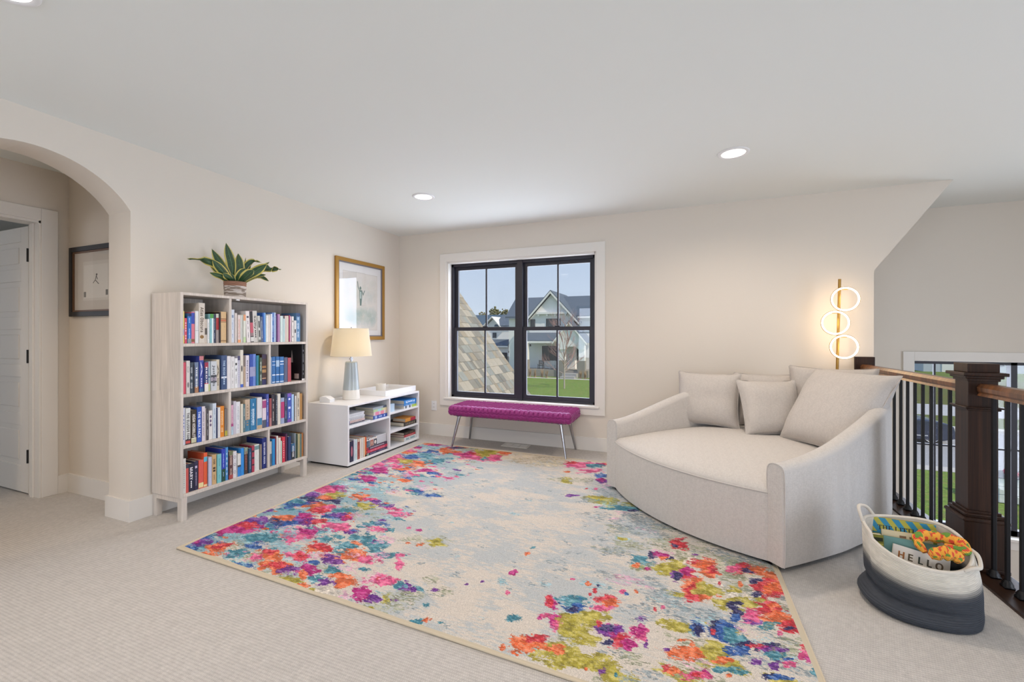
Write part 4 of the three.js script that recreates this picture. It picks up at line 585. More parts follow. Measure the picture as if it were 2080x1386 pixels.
// ---------------------------------------------------------------- potted plant on the bookcase
{
  const o = thing('potted_plant', 'snake plant with yellow edged leaves in a striped pot on the bookcase', 'plant', [-3.105, 1.4802, -2.205]);
  const potMap = dataTex(256, 128, (x, y) => { const v = y / 128, s = vnoise(x / 20 + 3 * vnoise(x / 60, y / 20, 4, 6), y / 5.5, 13, 23); if (v > 0.72) { const n = 0.9 + 0.2 * vnoise(x / 9, y / 4, 28, 32); return [142 * n, 104 * n, 84 * n]; } const t = smooth(0.42, 0.6, s); return [mix(132, 196, t), mix(120, 188, t), mix(108, 182, t)]; });
  const pot = roughGrid((u, v) => { const a = -u * Math.PI * 2, r = mix(0.066, 0.073, Math.pow(v, 0.5)) + 0.0012 * Math.sin(v * 60); return [Math.cos(a) * r, v * 0.118, Math.sin(a) * r]; }, 48, 40, true);
  part('pot', [pot, cyl(0.066, 0.066, 0.002, 0, 0, 0, 48)], std(0xffffff, 0.85, { map: potMap, side: THREE.DoubleSide }), o);
  part('soil', [cyl(0.07, 0.07, 0.01, 0, 0.095, 0, 32)], std(0x3a2c22, 1), o);
  const leafMap = canvasTex(64, 256, (g) => { const R = rng(5); g.fillStyle = '#c4b85e'; g.fillRect(0, 0, 64, 256); g.fillStyle = '#2c4a2c'; g.fillRect(9, 0, 46, 256); for (let k = 0; k < 90; k++) { g.fillStyle = R() < 0.5 ? '#3c6038' : '#22391f'; g.fillRect(10 + R() * 40, R() * 256, 3 + R() * 12, 1 + R() * 3); } g.fillStyle = '#4d7146'; g.fillRect(30, 0, 3, 256); });
  const leafMat = std(0xffffff, 0.45, { map: leafMap, side: THREE.DoubleSide });
  // [across the view, towards the viewer, up] tips in metres; right is minus z and slightly plus x here
  const leaf = (tip, mid, w, bx0, twist) => {
    const rx = 0.38, rz = -0.925, toW = ([a, b, c]) => [a * rx + b * 0.925, c, a * rz + b * 0.38];
    const curve = new THREE.CatmullRomCurve3([toW([bx0, 0, 0.10]), toW(mid), toW(tip)].map((p) => new THREE.Vector3(...p)));
    const side = new THREE.Vector3(rx, 0, rz), g = roughGrid((u, v) => {
      const p = curve.getPoint(v), t = curve.getTangent(v), s = side.clone().addScaledVector(t, -side.dot(t)).normalize(), n = new THREE.Vector3().crossVectors(t, s), ww = w * (0.45 + 0.75 * Math.sin(Math.PI * Math.pow(v, 0.75) * 0.8)) * (v > 0.72 ? 1 - Math.pow((v - 0.72) / 0.28, 2) : 1), k = (u - 0.5) * 2, ang = twist * v;
      s.applyAxisAngle(t, ang); n.applyAxisAngle(t, ang);
      return p.addScaledVector(s, k * ww).addScaledVector(n, k * k * ww * 0.45).toArray();
    }, 6, 18);
    part('leaf', [g], leafMat, o);
  };
  [[[-0.06, 0.01, 0.40], [-0.02, 0.0, 0.24], 0.028, -0.01, 0], [[-0.145, 0, 0.345], [-0.07, 0.01, 0.21], 0.028, -0.02, 0.2], [[-0.295, 0.03, 0.25], [-0.13, 0.02, 0.235], 0.024, -0.03, 0.5], [[-0.15, 0.05, 0.26], [-0.08, 0.03, 0.18], 0.027, -0.03, 0.3], [[-0.17, 0.06, 0.165], [-0.10, 0.05, 0.145], 0.018, -0.03, 0.8], [[-0.16, -0.03, 0.25], [-0.07, -0.02, 0.16], 0.02, -0.02, 0], [[0.02, 0, 0.335], [0.03, 0.01, 0.22], 0.027, 0.0, -0.1], [[0.075, -0.02, 0.315], [0.06, -0.02, 0.2], 0.006, 0.02, 0], [[0.18, 0, 0.285], [0.10, -0.01, 0.275], 0.02, 0.02, 0.4], [[0.24, -0.02, 0.30], [0.14, -0.02, 0.20], 0.018, 0.02, 0.4], [[0.315, 0.02, 0.245], [0.17, 0.02, 0.235], 0.027, 0.02, 0.2], [[0.20, 0.05, 0.27], [0.09, 0.06, 0.18], 0.03, 0.02, -0.2], [[0.23, 0.0, 0.145], [0.16, 0.01, 0.175], 0.013, 0.03, 0.5], [[0.10, 0.09, 0.21], [0.06, 0.06, 0.16], 0.03, 0.02, 0], [[0.055, 0.06, 0.22], [0.02, 0.05, 0.17], 0.02, 0.0, 0.2], [[-0.03, 0.05, 0.17], [-0.03, 0.04, 0.14], 0.022, 0, 0.1], [[-0.09, 0.06, 0.17], [-0.05, 0.05, 0.14], 0.02, -0.01, 0.5], [[0.0, -0.05, 0.27], [0.0, -0.03, 0.18], 0.024, 0, 0], [[0.12, -0.06, 0.26], [0.06, -0.04, 0.18], 0.022, 0.01, 0], [[0.20, 0.03, 0.19], [0.13, 0.03, 0.17], 0.012, 0.02, 0.2]].forEach((a) => leaf(...a));
}
// ---------------------------------------------------------------- framed pictures
function frame(name, label, W, HH, fw, depth, mats, art, place) {
  const o = thing(name, label, 'picture'); place(o);
  const s = (a, b, c, d, m, nm) => part(nm, [b2(a, b, c, d, 0.004, depth, 0.003)], m, o);
  s(-W / 2, -W / 2 + fw, -HH / 2, HH / 2, mats[0], 'frame_rail'); s(W / 2 - fw, W / 2, -HH / 2, HH / 2, mats[0], 'frame_rail'); s(-W / 2 + fw, W / 2 - fw, HH / 2 - fw, HH / 2, mats[0], 'frame_rail'); s(-W / 2 + fw, W / 2 - fw, -HH / 2, -HH / 2 + fw, mats[0], 'frame_rail');
  const q = fw + 0.012;
  part('inner_lip', [b2(-W / 2 + fw, -W / 2 + q, -HH / 2 + fw, HH / 2 - fw, 0.004, depth * 0.7), b2(W / 2 - q, W / 2 - fw, -HH / 2 + fw, HH / 2 - fw, 0.004, depth * 0.7), b2(-W / 2 + q, W / 2 - q, HH / 2 - q, HH / 2 - fw, 0.004, depth * 0.7), b2(-W / 2 + q, W / 2 - q, -HH / 2 + fw, -HH / 2 + q, 0.004, depth * 0.7)], mats[1], o);
  const g = new THREE.BoxGeometry(W - fw * 2, HH - fw * 2, 0.004).translate(0, 0, 0.006); part('print', [g], std(0xffffff, 0.9, { map: art }), o);
  part('glass_cover', [new THREE.BoxGeometry(W - q * 2, HH - q * 2, 0.001).translate(0, 0, depth * 0.55)], M.glass, o);
  return o;
}
const goldFig = canvasTex(640, 720, (g, w, h) => {
  g.fillStyle = '#dcdcdc'; g.fillRect(0, 0, w, h); g.fillStyle = '#d3d0cb'; g.fillRect(70, 85, w - 140, h - 150); const R = rng(3);
  for (let k = 0; k < 260; k++) { g.fillStyle = ['rgba(120,150,160,0.035)', 'rgba(150,130,120,0.03)', 'rgba(110,150,150,0.05)'][k % 3]; g.beginPath(); g.ellipse(90 + R() * (w - 180), h * (k % 3 === 2 ? 0.72 : 0.5) + (R() - 0.5) * h * (k % 3 === 2 ? 0.2 : 0.6), 20 + 50 * R(), 15 + 40 * R(), R() * 3, 0, 7); g.fill(); }
  g.strokeStyle = '#b9b4ae'; g.lineWidth = 2; g.strokeRect(250, 80, 130, 330); g.strokeStyle = '#a8a39c'; g.strokeRect(70, 85, w - 140, h - 150);
  g.fillStyle = '#5f7672'; g.beginPath(); g.ellipse(312, 235, 13, 17, 0, 0, 7); g.fill();                          // a small standing figure, one arm raised
  g.beginPath(); g.moveTo(296, 255); g.lineTo(338, 255); g.lineTo(334, 340); g.lineTo(326, 410); g.lineTo(304, 410); g.lineTo(300, 340); g.fill();
  g.lineWidth = 10; g.strokeStyle = '#5f7672'; g.beginPath(); g.moveTo(300, 262); g.lineTo(278, 225); g.lineTo(270, 170); g.stroke(); g.beginPath(); g.moveTo(334, 262); g.lineTo(352, 300); g.lineTo(374, 255); g.stroke();
  g.fillStyle = '#b8cac6'; g.fillRect(308, 270, 16, 70);
});
frame('framed_print', 'gold framed print of a small standing figure on the wall above the lamp', 0.765, 0.865, 0.038, 0.028, [std(0xa87f3c, 0.38, { metalness: 0.55 }), std(0x6e6a72, 0.5)], goldFig, (o) => { o.position.set(XL, 1.583, -3.775); o.rotation.y = Math.PI / 2; });
const darkFig = canvasTex(512, 512, (g, w, h) => {
  g.fillStyle = '#cdc6bc'; g.fillRect(0, 0, w, h); g.fillStyle = '#d8d3ca'; g.fillRect(110, 90, 300, 330); g.fillStyle = '#e2ded6'; g.fillRect(120, 120, 270, 280);
  g.strokeStyle = '#5c5852'; g.lineWidth = 7; g.beginPath(); g.moveTo(262, 215); g.lineTo(250, 250); g.lineTo(225, 275); g.moveTo(250, 250); g.lineTo(290, 285); g.moveTo(262, 215); g.lineTo(275, 245); g.stroke(); g.beginPath(); g.arc(266, 205, 9, 0, 7); g.fillStyle = '#5c5852'; g.fill(); g.fillStyle = '#6f6b66'; g.fillRect(118, 345, 26, 45); g.fillRect(366, 335, 26, 45);
});
frame('framed_print', 'dark framed ink sketch on the hall wall behind the arch', 0.66, 0.525, 0.036, 0.024, [std(0x17110f, 0.5), std(0x6a4a30, 0.5)], darkFig, (o) => { o.position.set(-4.03, 1.605, -1.81); });
// ---------------------------------------------------------------- bench
function softBox(w, h, d, r, nx, ny, nz, bump = () => 0) {
  let g = new THREE.BoxGeometry(w, h, d, nx, ny, nz); g.deleteAttribute('uv'); g.deleteAttribute('normal'); g = mergeVertices(g, 1e-5);
  const p = g.attributes.position, v = new THREE.Vector3(), q = new THREE.Vector3();
  for (let i = 0; i < p.count; i++) {
    v.fromBufferAttribute(p, i); q.set(clamp(v.x, -w / 2 + r, w / 2 - r), clamp(v.y, -h / 2 + r, h / 2 - r), clamp(v.z, -d / 2 + r, d / 2 - r));
    const n = v.clone().sub(q).normalize(); v.copy(q).addScaledVector(n, r + bump(v, n)); p.setXYZ(i, v.x, v.y, v.z);
  }
  g.computeVertexNormals(); return uvBox(g);
}
{
  const o = thing('bench', 'bench with magenta chevron fur seat and splayed chrome legs under the window', 'bench', [-1.675, 0, -4.225]);
  const tuft = (v, n) => {        // overlapping rows of short fur tufts
    const s = Math.abs(n.y) > 0.6 ? v.x : Math.abs(n.x) > 0.7 ? v.z : v.x, t = Math.abs(n.y) > 0.6 ? v.z : v.y * 1.0, zig = 0.012 * Math.abs(((s / 0.05) % 1 + 1) % 1 - 0.5) * 2, q = (t + zig) / 0.021, f = q - Math.floor(q);
    return 0.012 * Math.pow(f, 0.7) * (0.75 + 0.5 * hash2(Math.floor(q), Math.floor(s / 0.025))) + 0.002 * (hash2(Math.floor(v.x * 900), Math.floor(v.z * 900 + v.y * 577)) - 0.5);
  };
  part('fur_seat', [softBox(1.34, 0.092, 0.42, 0.034, 300, 26, 100, tuft).translate(0, 0.395, 0)], phys(0x8e2f72, 0.55, { sheen: 1, sheenColor: new THREE.Color(0xffd0ff), sheenRoughness: 0.7, specularColor: new THREE.Color(0xf4d4ff) }), o);
  part('seat_board', [b2(-0.62, 0.62, 0.335, 0.352, -0.17, 0.17)], M.black, o);
  for (const sx of [-1, 1]) for (const sz of [-1, 1]) { const l = part('leg', [bar([sx * 0.56, 0.345, sz * 0.15], [sx * 0.625, sz > 0 ? 0.0115 : 0, sz * 0.205], 0.0185, 18, 0.0105).scale(1, 1, 1)], M.chrome, o); part('leg_plate', [cyl(0.035, 0.035, 0.005, sx * 0.56, 0.331, sz * 0.15, 18)], M.chrome, l); }
  // legs taper towards the floor
}
// ---------------------------------------------------------------- round sofa
const SO = { M: [-0.04, -2.96], U: [0.748, 0.663], V: [0.663, -0.748] };
{
  const o = thing('round_sofa', 'round oatmeal linen cuddle sofa with sloping wraparound arms', 'sofa', [SO.M[0], 0.0115, SO.M[1]]);
  const w2 = (u, v) => [SO.U[0] * u + SO.V[0] * v, SO.U[1] * u + SO.V[1] * v];       // plan to x, z
  const pts = []; for (const [u, v] of [[0.683, 0], [0.70, 0.14], [0.714, 0.29]]) pts.push([u, v]);
  for (let k = 0; k <= 40; k++) { const a = k / 40 * Math.PI, c = Math.cos(a), s = Math.sin(a); pts.push([0.725 * Math.sign(c) * Math.pow(Math.abs(c), 2 / 2.6), 0.45 + 1.2 * Math.pow(s, 2 / 2.6)]); }
  for (const [u, v] of [[-0.714, 0.29], [-0.70, 0.14], [-0.683, 0]]) pts.push([u, v]);
  const path = new THREE.CatmullRomCurve3(pts.map(([u, v]) => new THREE.Vector3(u, 0, v)), false, 'centripetal'), TH = 0.095;
  const armTop = (v) => 0.53 + 0.215 * smooth(0, 1.2, v);
  const station = (t) => { const p = path.getPointAt(clamp(t, 0, 1)), d = path.getTangentAt(clamp(t, 0, 1)); return { u: p.x, v: p.z, nu: d.z, nv: -d.x }; };   // (nu, nv) points outwards
  const ring = (t) => { const s = station(t), top = armTop(s.v), r = 0.035, out = []; const prof = [[0, 0.02], [0.004, 0.06], [0.004, 0.25], [0, top - r], [-0.010, top - 0.010], [-r, top]]; const inn = [[-TH + r, top], [-TH + 0.010, top - 0.010], [-TH, top - r], [-TH, 0.36], [-TH, 0.02]]; for (const [a, y] of [...prof, ...inn]) out.push([s.u + s.nu * a, y, s.v + s.nv * a]); return out; };
  const K = 11, shell = roughGrid((i, j) => { const q = ring(j)[Math.round(i * (K - 1))]; const [x, z] = w2(q[0], q[2]); return [x, q[1], z]; }, K - 1, 110);
  const capG = (t) => { const q = ring(t), c = q.map((p) => { const [x, z] = w2(p[0], p[2]); return new THREE.Vector3(x, p[1], z); }), s = station(t), f = w2(0, -1), pos = [], idx = []; const grow = (k) => c.forEach((p) => pos.push(p.x + f[0] * k, p.y, p.z + f[1] * k)); grow(0); const m = c.reduce((a, b) => a.clone().add(b)).multiplyScalar(1 / c.length); c.forEach((p) => { const e = p.clone().lerp(m, 0.12); e.y = p.y > 0.3 ? p.y - 0.008 : p.y; pos.push(e.x + f[0] * 0.012, e.y, e.z + f[1] * 0.012); }); for (let k = 0; k < K - 1; k++) { idx.push(k, k + 1, K + k + 1, k, K + k + 1, K + k); } for (let k = 0; k < K - 2; k++) { const a = K + k, b = K + K - 1 - k - 1; idx.push(K, K + k + 1, K + k + 2); } const g = new THREE.BufferGeometry(); g.setAttribute('position', new THREE.Float32BufferAttribute(pos, 3)); g.setIndex(idx); g.computeVertexNormals(); return uvBox(g); };
  const back = uvBox(shell);
  part('back_shell', [back], M.linen, o);
  part('arm_front', [capG(0)], M.linen, o); part('arm_front', [capG(1)], M.linen, o);
  // piping on the arm fronts
  for (const t of [0, 1]) part('piping', [tube(ring(t).map((p) => { const [x, z] = w2(p[0], p[2]), f = w2(0, -0.003); return [x + f[0], p[1], z + f[1]]; }), 0.0036, 60, 6)], M.linen, o);
  // seat: outline seen from its middle
  const outline = []; for (let k = 0; k <= 80; k++) { const s = station(k / 80); outline.push([s.u - s.nu * (TH - 0.012), s.v - s.nv * (TH - 0.012)]); }
  const U0 = 0.60, Rf = (U0 * U0 + 0.135 * 0.135) / (2 * 0.135);
  outline.push([-0.640, -0.012]); for (let k = 0; k <= 24; k++) { const u = -0.615 + 1.23 * k / 24; outline.push([u, Rf - 0.135 - Math.sqrt(Rf * Rf - u * u)]); } outline.push([0.640, -0.012]);
  const cen = [0, 0.55], rad = (a) => { const dx = Math.cos(a), dy = Math.sin(a); let best = 0.3; for (let k = 0; k < outline.length; k++) { const p = outline[k], q = outline[(k + 1) % outline.length], ex = q[0] - p[0], ey = q[1] - p[1], det = dx * -ey + ex * dy; if (Math.abs(det) < 1e-9) continue; const px = p[0] - cen[0], py = p[1] - cen[1], t = (px * -ey + ex * py) / det, s = (dx * py - dy * px) / det; if (t > 0 && s >= -1e-6 && s <= 1 + 1e-6) best = Math.max(best, t); } return best; };
  const NA = 180, radii = []; for (let k = 0; k <= NA; k++) radii.push(rad(k / NA * Math.PI * 2));
  const prof = [[0, 0.432], [0.3, 0.432], [0.6, 0.428], [0.8, 0.42], [0.9, 0.412], [0.955, 0.402], [0.985, 0.388], [0.997, 0.374], [0.992, 0.371], [1.0, 0.366], [1.002, 0.25], [1.0, 0.06], [0.995, 0.015]];
  const seat = roughGrid((a, b) => { const k = Math.round(a * NA), f = b * (prof.length - 1), [r, y] = prof[Math.round(f)], ang = k / NA * Math.PI * 2, R = radii[k] * r; const [x, z] = w2(cen[0] + Math.cos(ang) * R, cen[1] + Math.sin(ang) * R); return [x, y, z]; }, NA, prof.length - 1, true);
  part('seat', [uvBox(seat)], M.linen, o);
  const fr = []; for (let k = 0; k <= 30; k++) { const u = -0.60 + 1.20 * k / 30; const [x, z] = w2(u, Rf - 0.137 - Math.sqrt(Rf * Rf - u * u)); fr.push([x, 0.372, z]); }
  part('seat_piping', [tube(fr, 0.0042, 90, 6)], M.linen, o);
  part('glide_base', [extr(outline.map(([u, v]) => w2(u * 0.96, (v - 0.55) * 0.96 + 0.55)), 0.02).rotateX(Math.PI / 2).translate(0, 0.02, 0)], M.black, o);
}
const edgeIn = (q, s) => 1 - 0.085 * (1 - q * q) - 0.012 * Math.pow(Math.abs(q * s), 6);      // edges drawn in, corners blunted
function pillow(w, h, t, seed) {
  const N = 36, f = (s) => Math.pow(Math.max(0, 1 - Math.pow(Math.abs(s), 3.2)), 0.5);
  const side = (sgn) => roughGrid((a, b) => { const s = a * 2 - 1, q = b * 2 - 1, x = s * w / 2 * edgeIn(q, s), y = q * h / 2 * edgeIn(s, q), z = sgn * t / 2 * f(s) * f(q) * (1 + 0.16 * (fbm(s * 1.6 + seed, q * 1.6 + sgn, 3) - 0.5)) + 0.012 * (fbm(s * 2 + seed * 3, q * 2, 2) - 0.5) * f(s) * f(q) - 0.010 * sgn * Math.exp(-Math.pow((s * s + q * q - 1.4) / 0.3, 2)) * vnoise(s * 6 + seed, q * 6); return [sgn > 0 ? x : -x, y, z]; }, N, N);
  return [side(1), side(-1)].map(uvBox);
}
{
  const cushions = [   // bottom middle x, y, z, facing turn, lean back, width, height, thickness, label
    [0.175, 0.430, -3.985, -0.22, 0.30, 0.51, 0.47, 0.21, 'square linen cushion at the window side of the round sofa'],
    [0.66, 0.425, -4.16, 0.02, 0.22, 0.50, 0.46, 0.19, 'linen cushion tucked behind the small middle cushion on the sofa'],
    [0.66, 0.430, -3.79, 0.30, 0.40, 0.46, 0.45, 0.19, 'small linen cushion in the middle, leaning against other cushions'],
    [1.03, 0.44, -3.95, -0.40, 0.25, 0.58, 0.53, 0.20, 'linen cushion at the back of the sofa below the ring lamp'],
    [0.83, 0.430, -3.475, -1.02, 0.55, 0.63, 0.61, 0.25, 'largest linen cushion, leaning on the arm nearest the basket'],
  ];
  for (const [x, y, z, turn, lean, w, h, t, label] of cushions) {
    const o = thing('throw_cushion', label, 'cushion', [x, y, z], turn, 'cushions on the round sofa');
    const g = pillow(w, h, t, x * 7 + z).map((q) => q.translate(0, h / 2, 0).rotateX(-lean));
    part('cushion_cover', g, M.cushion, o);
    const seam = []; for (let k = 0; k < 64; k++) { const a = k / 64 * 4, e = Math.floor(a), f = (a - e) * 2 - 1, [s, q] = [[f, -1], [1, f], [-f, 1], [-1, -f]][e]; seam.push(new THREE.Vector3(s * w / 2 * edgeIn(q, s), q * h / 2 * edgeIn(s, q) + h / 2, 0).applyAxisAngle(new THREE.Vector3(1, 0, 0), -lean).toArray()); }
    part('seam', [tube(seam, 0.0028, 128, 5, true)], M.cushion, o);
  }
}
// ---------------------------------------------------------------- ring floor lamp
{
  const o = thing('ring_floor_lamp', 'brass floor lamp with three glowing rings behind the sofa', 'lamp', [1.165, 0, -4.315]);
  const glow = std(0xffffff, 0.5, { emissive: 0xffe9c4, emissiveIntensity: 3.2 });
  part('lamp_base', [lathe([[0, 0], [0.12, 0], [0.122, 0.006], [0.118, 0.018], [0.02, 0.022], [0.012, 0.03], [0, 0.03]])], M.brass, o);
  part('pole', [bar([0, 0.02, 0], [0.037, 1.667, 0], 0.0105, 16)], M.brass, o);
  for (const [x, y] of [[0.068, 1.498], [0.001, 1.304], [0.061, 1.105]]) {
    const r = part('light_ring', [new THREE.TorusGeometry(0.0925, 0.0075, 14, 72).translate(x, y, 0.024)], glow, o);
    part('ring_band', [new THREE.TorusGeometry(0.1005, 0.0028, 8, 72).translate(x, y, 0.024)], M.brass, r);
    part('arm', [bar([y / 1.667 * 0.037, y + 0.082, 0.0], [x + (x > 0.03 ? 0.02 : -0.02), y + 0.080, 0.02], 0.004, 8)], M.brass, r);
    const l = new THREE.PointLight(0xffd6a0, 0.07, 0, 2); l.position.set(1.165 + x, y, -4.315 + 0.024); l.shadow.radius = 4; l.castShadow = true; scene.add(l);
  }
}
// ---------------------------------------------------------------- stair railing
const RX = 1.415;
{
  const floorEdge = struct('trim_5', [b2(1.335, 1.50, -0.03, 0.012, ZB, 3.04, 0.004), b2(1.335, 1.36, -0.3, -0.03, ZB, 3.04)], M.wood);
  const railShape = () => extr([[-0.031, 0], [-0.024, 0.012], [-0.030, 0.022], [-0.031, 0.04], [-0.020, 0.056], [0.020, 0.056], [0.031, 0.04], [0.030, 0.022], [0.024, 0.012], [0.031, 0]], 1, [], 0.002);
  const post = thing('newel_post', 'thick dark wood newel post with moulded cap and plinth', 'post', [1.409, 0.012, -2.962]);
  const sq = (hw, y0, y1, r = 0.002) => b2(-hw, hw, y0, y1, -hw, hw, r);
  part('plinth', [sq(0.085, 0, 0.265), sq(0.075, 0.265, 0.28), sq(0.066, 0.28, 0.296)], M.wood, post);
  part('base_moulding', [sq(0.091, 0.245, 0.262, 0.006), sq(0.079, 0.272, 0.284, 0.005)], M.wood, post);
  part('foot_moulding', [sq(0.09, 0, 0.02, 0.005)], M.wood, post);
  part('shaft', [sq(0.0575, 0.29, 0.975)], M.wood, post);
  part('collar', [sq(0.066, 0.806, 0.816, 0.003), sq(0.074, 0.816, 0.824, 0.003)], M.wood, post);
  part('cap', [sq(0.064, 0.955, 0.972), sq(0.074, 0.968, 0.984, 0.005), sq(0.086, 0.982, 0.999, 0.004), sq(0.062, 0.999, 1.044, 0.003)], M.wood, post);
  for (const [z0, z1, label] of [[-3.026, ZB + 0.02, 'wooden handrail from the newel post to the back wall'], [-1.0, -2.897, 'wooden handrail running from the newel post towards the open floor']]) {
    const h = thing('handrail', label, 'handrail', [RX, 0.897, (z0 + z1) / 2], 0, 'stair railing');
    part('rail', [uvBox(railShape().scale(1, 1, Math.abs(z1 - z0)).translate(0, 0, -Math.abs(z1 - z0) / 2))], M.litRailWood, h);
    if (z1 < -4) part('rosette', [bx(0.14, 0.135, 0.02, 0, 0.055, -Math.abs(z1 - z0) / 2 - 0.011, 0.004)], M.wood, h);
  }
  const bal = (z, label) => {
    const b = thing('baluster', label, 'baluster', [RX, 0.012, z], 0, 'iron balusters of the stair railing');
    part('spindle', [bx(0.015, 0.884, 0.015, 0, 0.443, 0, 0.0015)], M.iron, b);
    part('shoe', [lathe([[0, 0], [0.026, 0], [0.027, 0.008], [0.021, 0.014], [0.022, 0.020], [0.014, 0.034], [0.0115, 0.037]], 4).rotateY(Math.PI / 4)], M.iron, b);
    return b;
  };
  for (let k = 0; k < 14; k++) bal(-3.11 - k * 0.1, `${ord(k + 1)} iron baluster from the newel post, on the back wall side`);
  for (let k = 0; k < 9; k++) bal(-2.835 + k * 0.095, `${ord(k + 1)} iron baluster from the newel post, on the basket side`);
}
// ---------------------------------------------------------------- rope basket with books and a toy
{
  const o = thing('rope_basket', 'slouching rope basket, cream dipped in slate grey, by the sofa', 'basket', [0.958, 0, -2.46]);
  const NR = 34, base = [];
  // profile: height fraction -> half-width, half-depth; the foot sags towards the sofa and the viewer
  const wall = (a, v, inner) => {
    const row = v * NR, rope = Math.abs(Math.sin(row * Math.PI)), c = Math.cos(a), s = Math.sin(a);
    const sag = Math.exp(-Math.pow((v - 0.11) / 0.11, 2)), left = smooth(-0.2, 1, -c * 0.8 + s * 0.6);
    const rx = mix(0.178, 0.178, v) + 0.030 * sag * (0.15 + left) - 0.020 * Math.exp(-Math.pow((v - 0.27) / 0.055, 2)) * left, rz = mix(0.165, 0.145, v) + 0.026 * sag * (0.15 + left) - 0.020 * Math.exp(-Math.pow((v - 0.27) / 0.055, 2)) * left;
    const rimH = 0.285 - 0.055 * s + 0.012 * Math.cos(2 * a + 0.6) + 0.02 * (c < 0 ? c * c * (s < 0.2 ? 1 : 0) : 0), y = v * rimH * (1 - 0.0 * left) + 0.002;
    const k = inner ? -0.007 : 0.005 * rope, bulge = 0.018 * Math.max(0, c) * Math.sin(v * Math.PI);
    const e = 2.4, cc = Math.sign(c) * Math.pow(Math.abs(c), 2 / e), ss = Math.sign(s) * Math.pow(Math.abs(s), 2 / e);
    return [cc * (rx + k + bulge) + 0.01 * (1 - v), y, ss * (rz + k) + 0.03 * (1 - v) - 0.0 + 0.012 * v];
  };
  const outer = roughGrid((u, v) => wall(-u * Math.PI * 2, v, false), 96, NR * 6, true), inner = roughGrid((u, v) => wall(u * Math.PI * 2, v, true), 96, 60, true);
  const tint = (g, nv) => { const n = g.attributes.position.count, col = new Float32Array(n * 3); for (let i = 0; i < n; i++) { const v = g.attributes.uv.getY(i), row = Math.floor(v * NR), dye = smooth(0.75, 0.48, row / NR + 0.05 * (hash2(row, 3) - 0.5)); const j = 0.92 + 0.16 * hash2(row, Math.floor(g.attributes.uv.getX(i) * 96)); col.set([mix(0.74, 0.055, dye) * j, mix(0.70, 0.062, dye) * j, mix(0.62, 0.076, dye) * j], i * 3); } g.setAttribute('color', new THREE.BufferAttribute(col, 3)); return g; };
  const ropeMat = std(0xffffff, 0.95, { vertexColors: true }), cream = std(0xd9d2c6, 0.95);
  const m1 = shadows(new THREE.Mesh(tint(outer), ropeMat)); m1.name = 'coiled_wall'; o.add(m1); const m2 = shadows(new THREE.Mesh(tint(inner), ropeMat)); m2.name = 'inner_wall'; o.add(m2);
  const rim = []; for (let k = 0; k < 64; k++) { const p = wall(-k / 64 * Math.PI * 2, 1, false); rim.push([p[0] * 0.985, p[1], p[2] * 0.985]); }
  part('rim', [tube(rim, 0.0075, 160, 8, true)], cream, o);
  part('floor_disc', [extr(rim.map(([x, , z]) => [x * 0.9, z * 0.9 + 0.02]), 0.006).rotateX(Math.PI / 2).translate(0, 0.009, 0)], std(0x4a505a, 0.95), o);
  for (const a0 of [3.75, 0.55]) {     // two rope handles
    const p0 = wall(a0 - 0.42, 1), p1 = wall(a0 + 0.42, 1), pm = wall(a0, 1), out = 1.10;
    const lift = a0 > 2 ? 0.05 : -0.012;
    part('handle', [tube([p0, [mix(p0[0], pm[0], 0.4) * out, Math.max(p0[1], pm[1]) + lift * 0.8, mix(p0[2], pm[2], 0.4) * out], [pm[0] * (out + 0.02), pm[1] + lift, pm[2] * (out + 0.02)], [mix(p1[0], pm[0], 0.4) * out, Math.max(p1[1], pm[1]) + lift * 0.8, mix(p1[2], pm[2], 0.4) * out], p1], 0.0075, 40, 8)], cream, o);
  }
}
